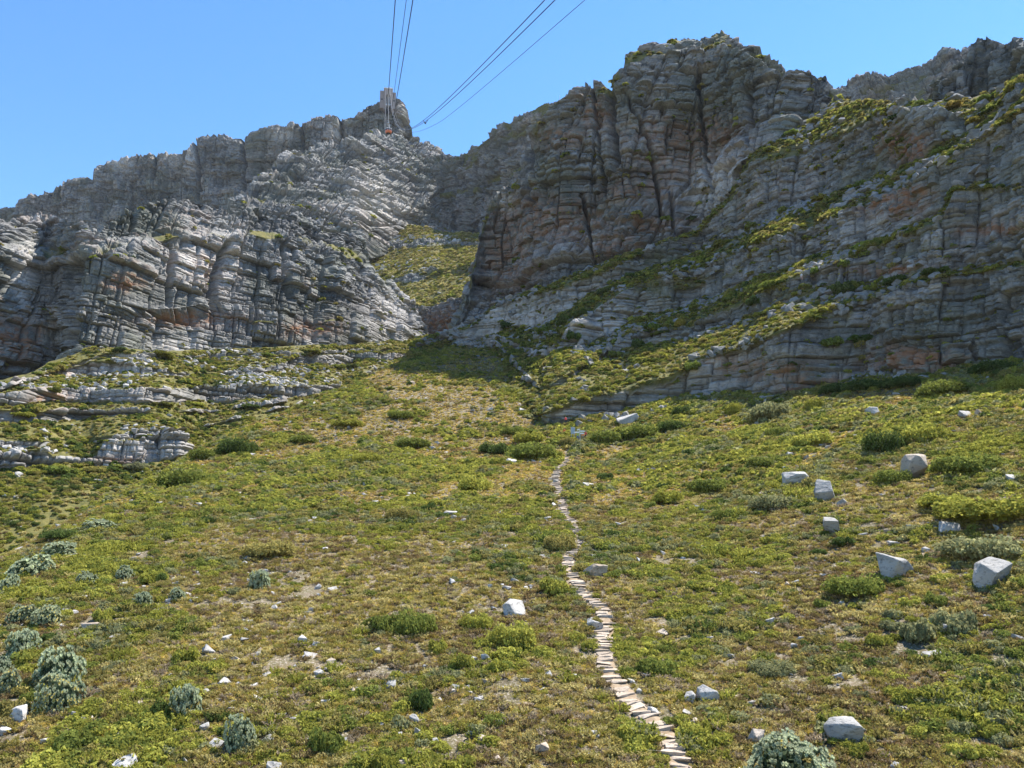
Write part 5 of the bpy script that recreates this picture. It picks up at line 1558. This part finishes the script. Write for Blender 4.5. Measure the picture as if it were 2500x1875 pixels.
def person(loc, yaw, shirt, trousers, label, lean=0.0, stride=0.16, arm=0.25, height=1.72, long_sleeve=True):
    """standing or stepping figure facing +Y before turning; one skinned surface"""
    J = {}
    pel = Vector((0, 0, 0.93)); ch = Vector((0, lean * 0.42, 1.30)); nk = Vector((0, lean * 0.55, 1.47)); hd = Vector((0, lean * 0.62 + 0.02, 1.56)); ht = Vector((0, lean * 0.66 + 0.01, 1.66))
    vs_, es, rd = [], [], []
    def add(v, r, par=None):
        vs_.append(v); rd.append(r)
        if par is not None: es.append((par, len(vs_) - 1))
        return len(vs_) - 1
    a0 = add(pel, (0.155, 0.115)); a1 = add(Vector((0, lean * 0.2, 1.12)), (0.135, 0.10), a0); a2 = add(ch, (0.165, 0.115), a1); a3 = add(nk, (0.055, 0.06), a2)
    a4 = add(hd, (0.075, 0.09), a3); a5 = add(ht, (0.08, 0.095), a4); add(Vector((0, ht.y, 1.72)), (0.045, 0.055), a5)
    for s in (-1, 1):
        st_ = stride * s
        h1 = add(Vector((s * 0.095, 0, 0.86)), (0.09, 0.095), a0); k1 = add(Vector((s * 0.105, st_ * 0.6 + 0.03, 0.48)), (0.06, 0.062), h1)
        n1 = add(Vector((s * 0.11, st_, 0.09)), (0.042, 0.045), k1); add(Vector((s * 0.12, st_ + 0.17, 0.035)), (0.04, 0.03), n1)
        sh = add(ch + Vector((s * 0.19, 0, 0.09)), (0.06, 0.06), a2); el = add(ch + Vector((s * 0.25, -arm * s * 0.5, -0.18)), (0.043, 0.043), sh)
        wr = add(ch + Vector((s * 0.23, -arm * s * 0.2 + 0.12, -0.40)), (0.03, 0.03), el); add(ch + Vector((s * 0.225, -arm * s * 0.2 + 0.17, -0.51)), (0.04, 0.022), wr)
    me = bpy.data.meshes.new('person_base'); me.from_pydata(vs_, es, [])
    tmp = bpy.data.objects.new('person_base', me); COL.objects.link(tmp)
    md = tmp.modifiers.new('skin', 'SKIN')
    for i, r_ in enumerate(rd): me.skin_vertices[0].data[i].radius = r_
    me.skin_vertices[0].data[0].use_root = True
    tmp.modifiers.new('sub', 'SUBSURF').levels = 2
    dg = bpy.context.evaluated_depsgraph_get()
    m2 = bpy.data.meshes.new_from_object(tmp.evaluated_get(dg))
    COL.objects.unlink(tmp); bpy.data.objects.remove(tmp)
    m2.name = 'person'
    m2.materials.clear()
    for m_ in (SKIN, shirt, trousers, CLOTH['dark']): m2.materials.append(m_)
    for pl in m2.polygons:
        c = pl.center; pl.use_smooth = True
        hand = abs(c.x) > 0.17 and c.z < ch.z - 0.39
        pl.material_index = 3 if c.z < 0.10 else 0 if (hand or c.z > 1.46) else 2 if (c.z < 0.94 and abs(c.x) < 0.22) else 1
    o = bpy.data.objects.new('person', m2); COL.objects.link(o)
    o.location = loc; o.rotation_euler = (0, 0, yaw); o.scale = (height / 1.74,) * 3
    tag(o, label, 'person', 'hikers on the mountain')
    bm = bmesh.new(); bmesh.ops.create_uvsphere(bm, u_segments=14, v_segments=10, radius=0.105, matrix=Matrix.Translation((0, ht.y - 0.015, 1.665)) @ Matrix.Diagonal((0.9, 1.05, 0.86, 1)))
    bmesh.ops.delete(bm, geom=[v for v in bm.verts if v.co.z < 1.63 and v.co.y > ht.y - 0.01], context='VERTS')
    bm_obj('hair', bm, HAIR, o, smooth=True)
    bm = bmesh.new(); bmesh.ops.create_uvsphere(bm, u_segments=8, v_segments=6, radius=0.018, matrix=Matrix.Translation((0, ht.y + 0.105, 1.60))); bm_obj('nose', bm, SKIN, o, smooth=True)
    return o


def hp(x, y, dz=0.0):
    p, d = ground_at(x, y); return p + Vector((0, 0, dz))


person(hp(1382, 1046, 0.9), 0.5, CLOTH['red'], CLOTH['dark'], 'hiker in a red jacket leaning against the low rock wall above the notice board', 0.35, 0.12)
person(hp(1378, 1066), 0.2, CLOTH['vermilion'], CLOTH['khaki'], 'hiker in orange red half hidden behind the olive bush left of the notice board')
person(hp(1411, 1076), 2.6, CLOTH['green'], CLOTH['jeans'], 'hiker in a green shirt and blue trousers just left of the signpost')
person(hp(1424, 1075), 2.9, CLOTH['orange'], CLOTH['khaki'], 'hiker in an orange top behind the signpost')
person(hp(1430, 1073), 0.4, CLOTH['crimson'], CLOTH['dark'], 'hiker in a dark red top right of the one in orange')
person(Vector(sheet_pt('rock_bands', 1955, 683)) + Vector((0, -0.3, 0.1)), -0.6, CLOTH['pale'], CLOTH['pink'], 'hiker in pale top and pinkish trousers on a high ledge of the right rock bands')
person(Vector(sheet_pt('rock_bands', 1969, 671)) + Vector((0, -0.3, 0.1)), -0.9, CLOTH['navy'], CLOTH['jeans'], 'hiker in navy top and blue jeans on the high ledge, uphill of the other')
# ------------------------------------------------------------------ daylight
SUN_AZ, SUN_EL = math.radians(52), math.radians(60)       # azimuth clockwise from the view direction
w = bpy.data.worlds.new('World'); SC.world = w; w.use_nodes = True
nt = w.node_tree; nt.nodes.clear()
sky = N(nt, 'ShaderNodeTexSky', sky_type='NISHITA', sun_disc=False)
sky.sun_elevation = SUN_EL; sky.sun_rotation = SUN_AZ
sky.altitude = 400; sky.air_density = 1.0; sky.dust_density = 0.0; sky.ozone_density = 3.0
bg = N(nt, 'ShaderNodeBackground', inp={'Strength': 0.11})
hs = N(nt, 'ShaderNodeHueSaturation', inp={'Saturation': 1.2, 'Value': 1.0})
nt.links.new(sky.outputs[0], hs.inputs['Color']); nt.links.new(hs.outputs[0], bg.inputs[0])
nt.links.new(bg.outputs[0], N(nt, 'ShaderNodeOutputWorld').inputs[0])
sd = bpy.data.lights.new('sun', 'SUN'); sd.energy = 4.7; sd.angle = math.radians(0.5); sd.color = (1.0, 0.94, 0.85)
so = bpy.data.objects.new('sun', sd); COL.objects.link(so)
dirv = Vector((math.sin(SUN_AZ) * math.cos(SUN_EL), math.cos(SUN_AZ) * math.cos(SUN_EL), math.sin(SUN_EL)))
so.rotation_euler = dirv.to_track_quat('Z', 'Y').to_euler()
so.location = dirv * 300
vs = SC.view_settings
vs.view_transform = 'Standard'; vs.look = 'None'; vs.gamma = 1.0; vs.use_curve_mapping = False; vs.exposure = 1.35
SC.render.film_transparent = False
SC.cycles.max_bounces = 6; SC.cycles.diffuse_bounces = 3; SC.cycles.transparent_max_bounces = 6
SC.cycles.use_denoising = True
SC.cycles.denoiser = 'OPENIMAGEDENOISE'; SC.cycles.denoising_input_passes = 'RGB_ALBEDO_NORMAL'; SC.cycles.denoising_prefilter = 'ACCURATE'

# ------------------------------------------------------------------ the air of a clear day
me = bpy.data.meshes.new('haze')
x0, x1, ya, yb, z0, z1 = -2200, 1500, -60, 2200, -200, 640
V = [(x, y, z) for z in (z0, z1) for y in (ya, yb) for x in (x0, x1)]
me.from_pydata(V, [], [(0, 2, 3, 1), (4, 5, 7, 6), (0, 1, 5, 4), (2, 6, 7, 3), (0, 4, 6, 2), (1, 3, 7, 5)])
m, nt = nmat('air')
pv = N(nt, 'ShaderNodeVolumePrincipled', inp={'Density': 0.00003, 'Color': (0.80, 0.88, 1.0, 1), 'Anisotropy': 0.2})
nt.links.new(pv.outputs[0], N(nt, 'ShaderNodeOutputMaterial').inputs['Volume'])
HZ = tag(link('haze', me, m), 'faint blue haze of the clear air over the slopes', 'haze', kind='stuff')
SC.cycles.volume_bounces = 0
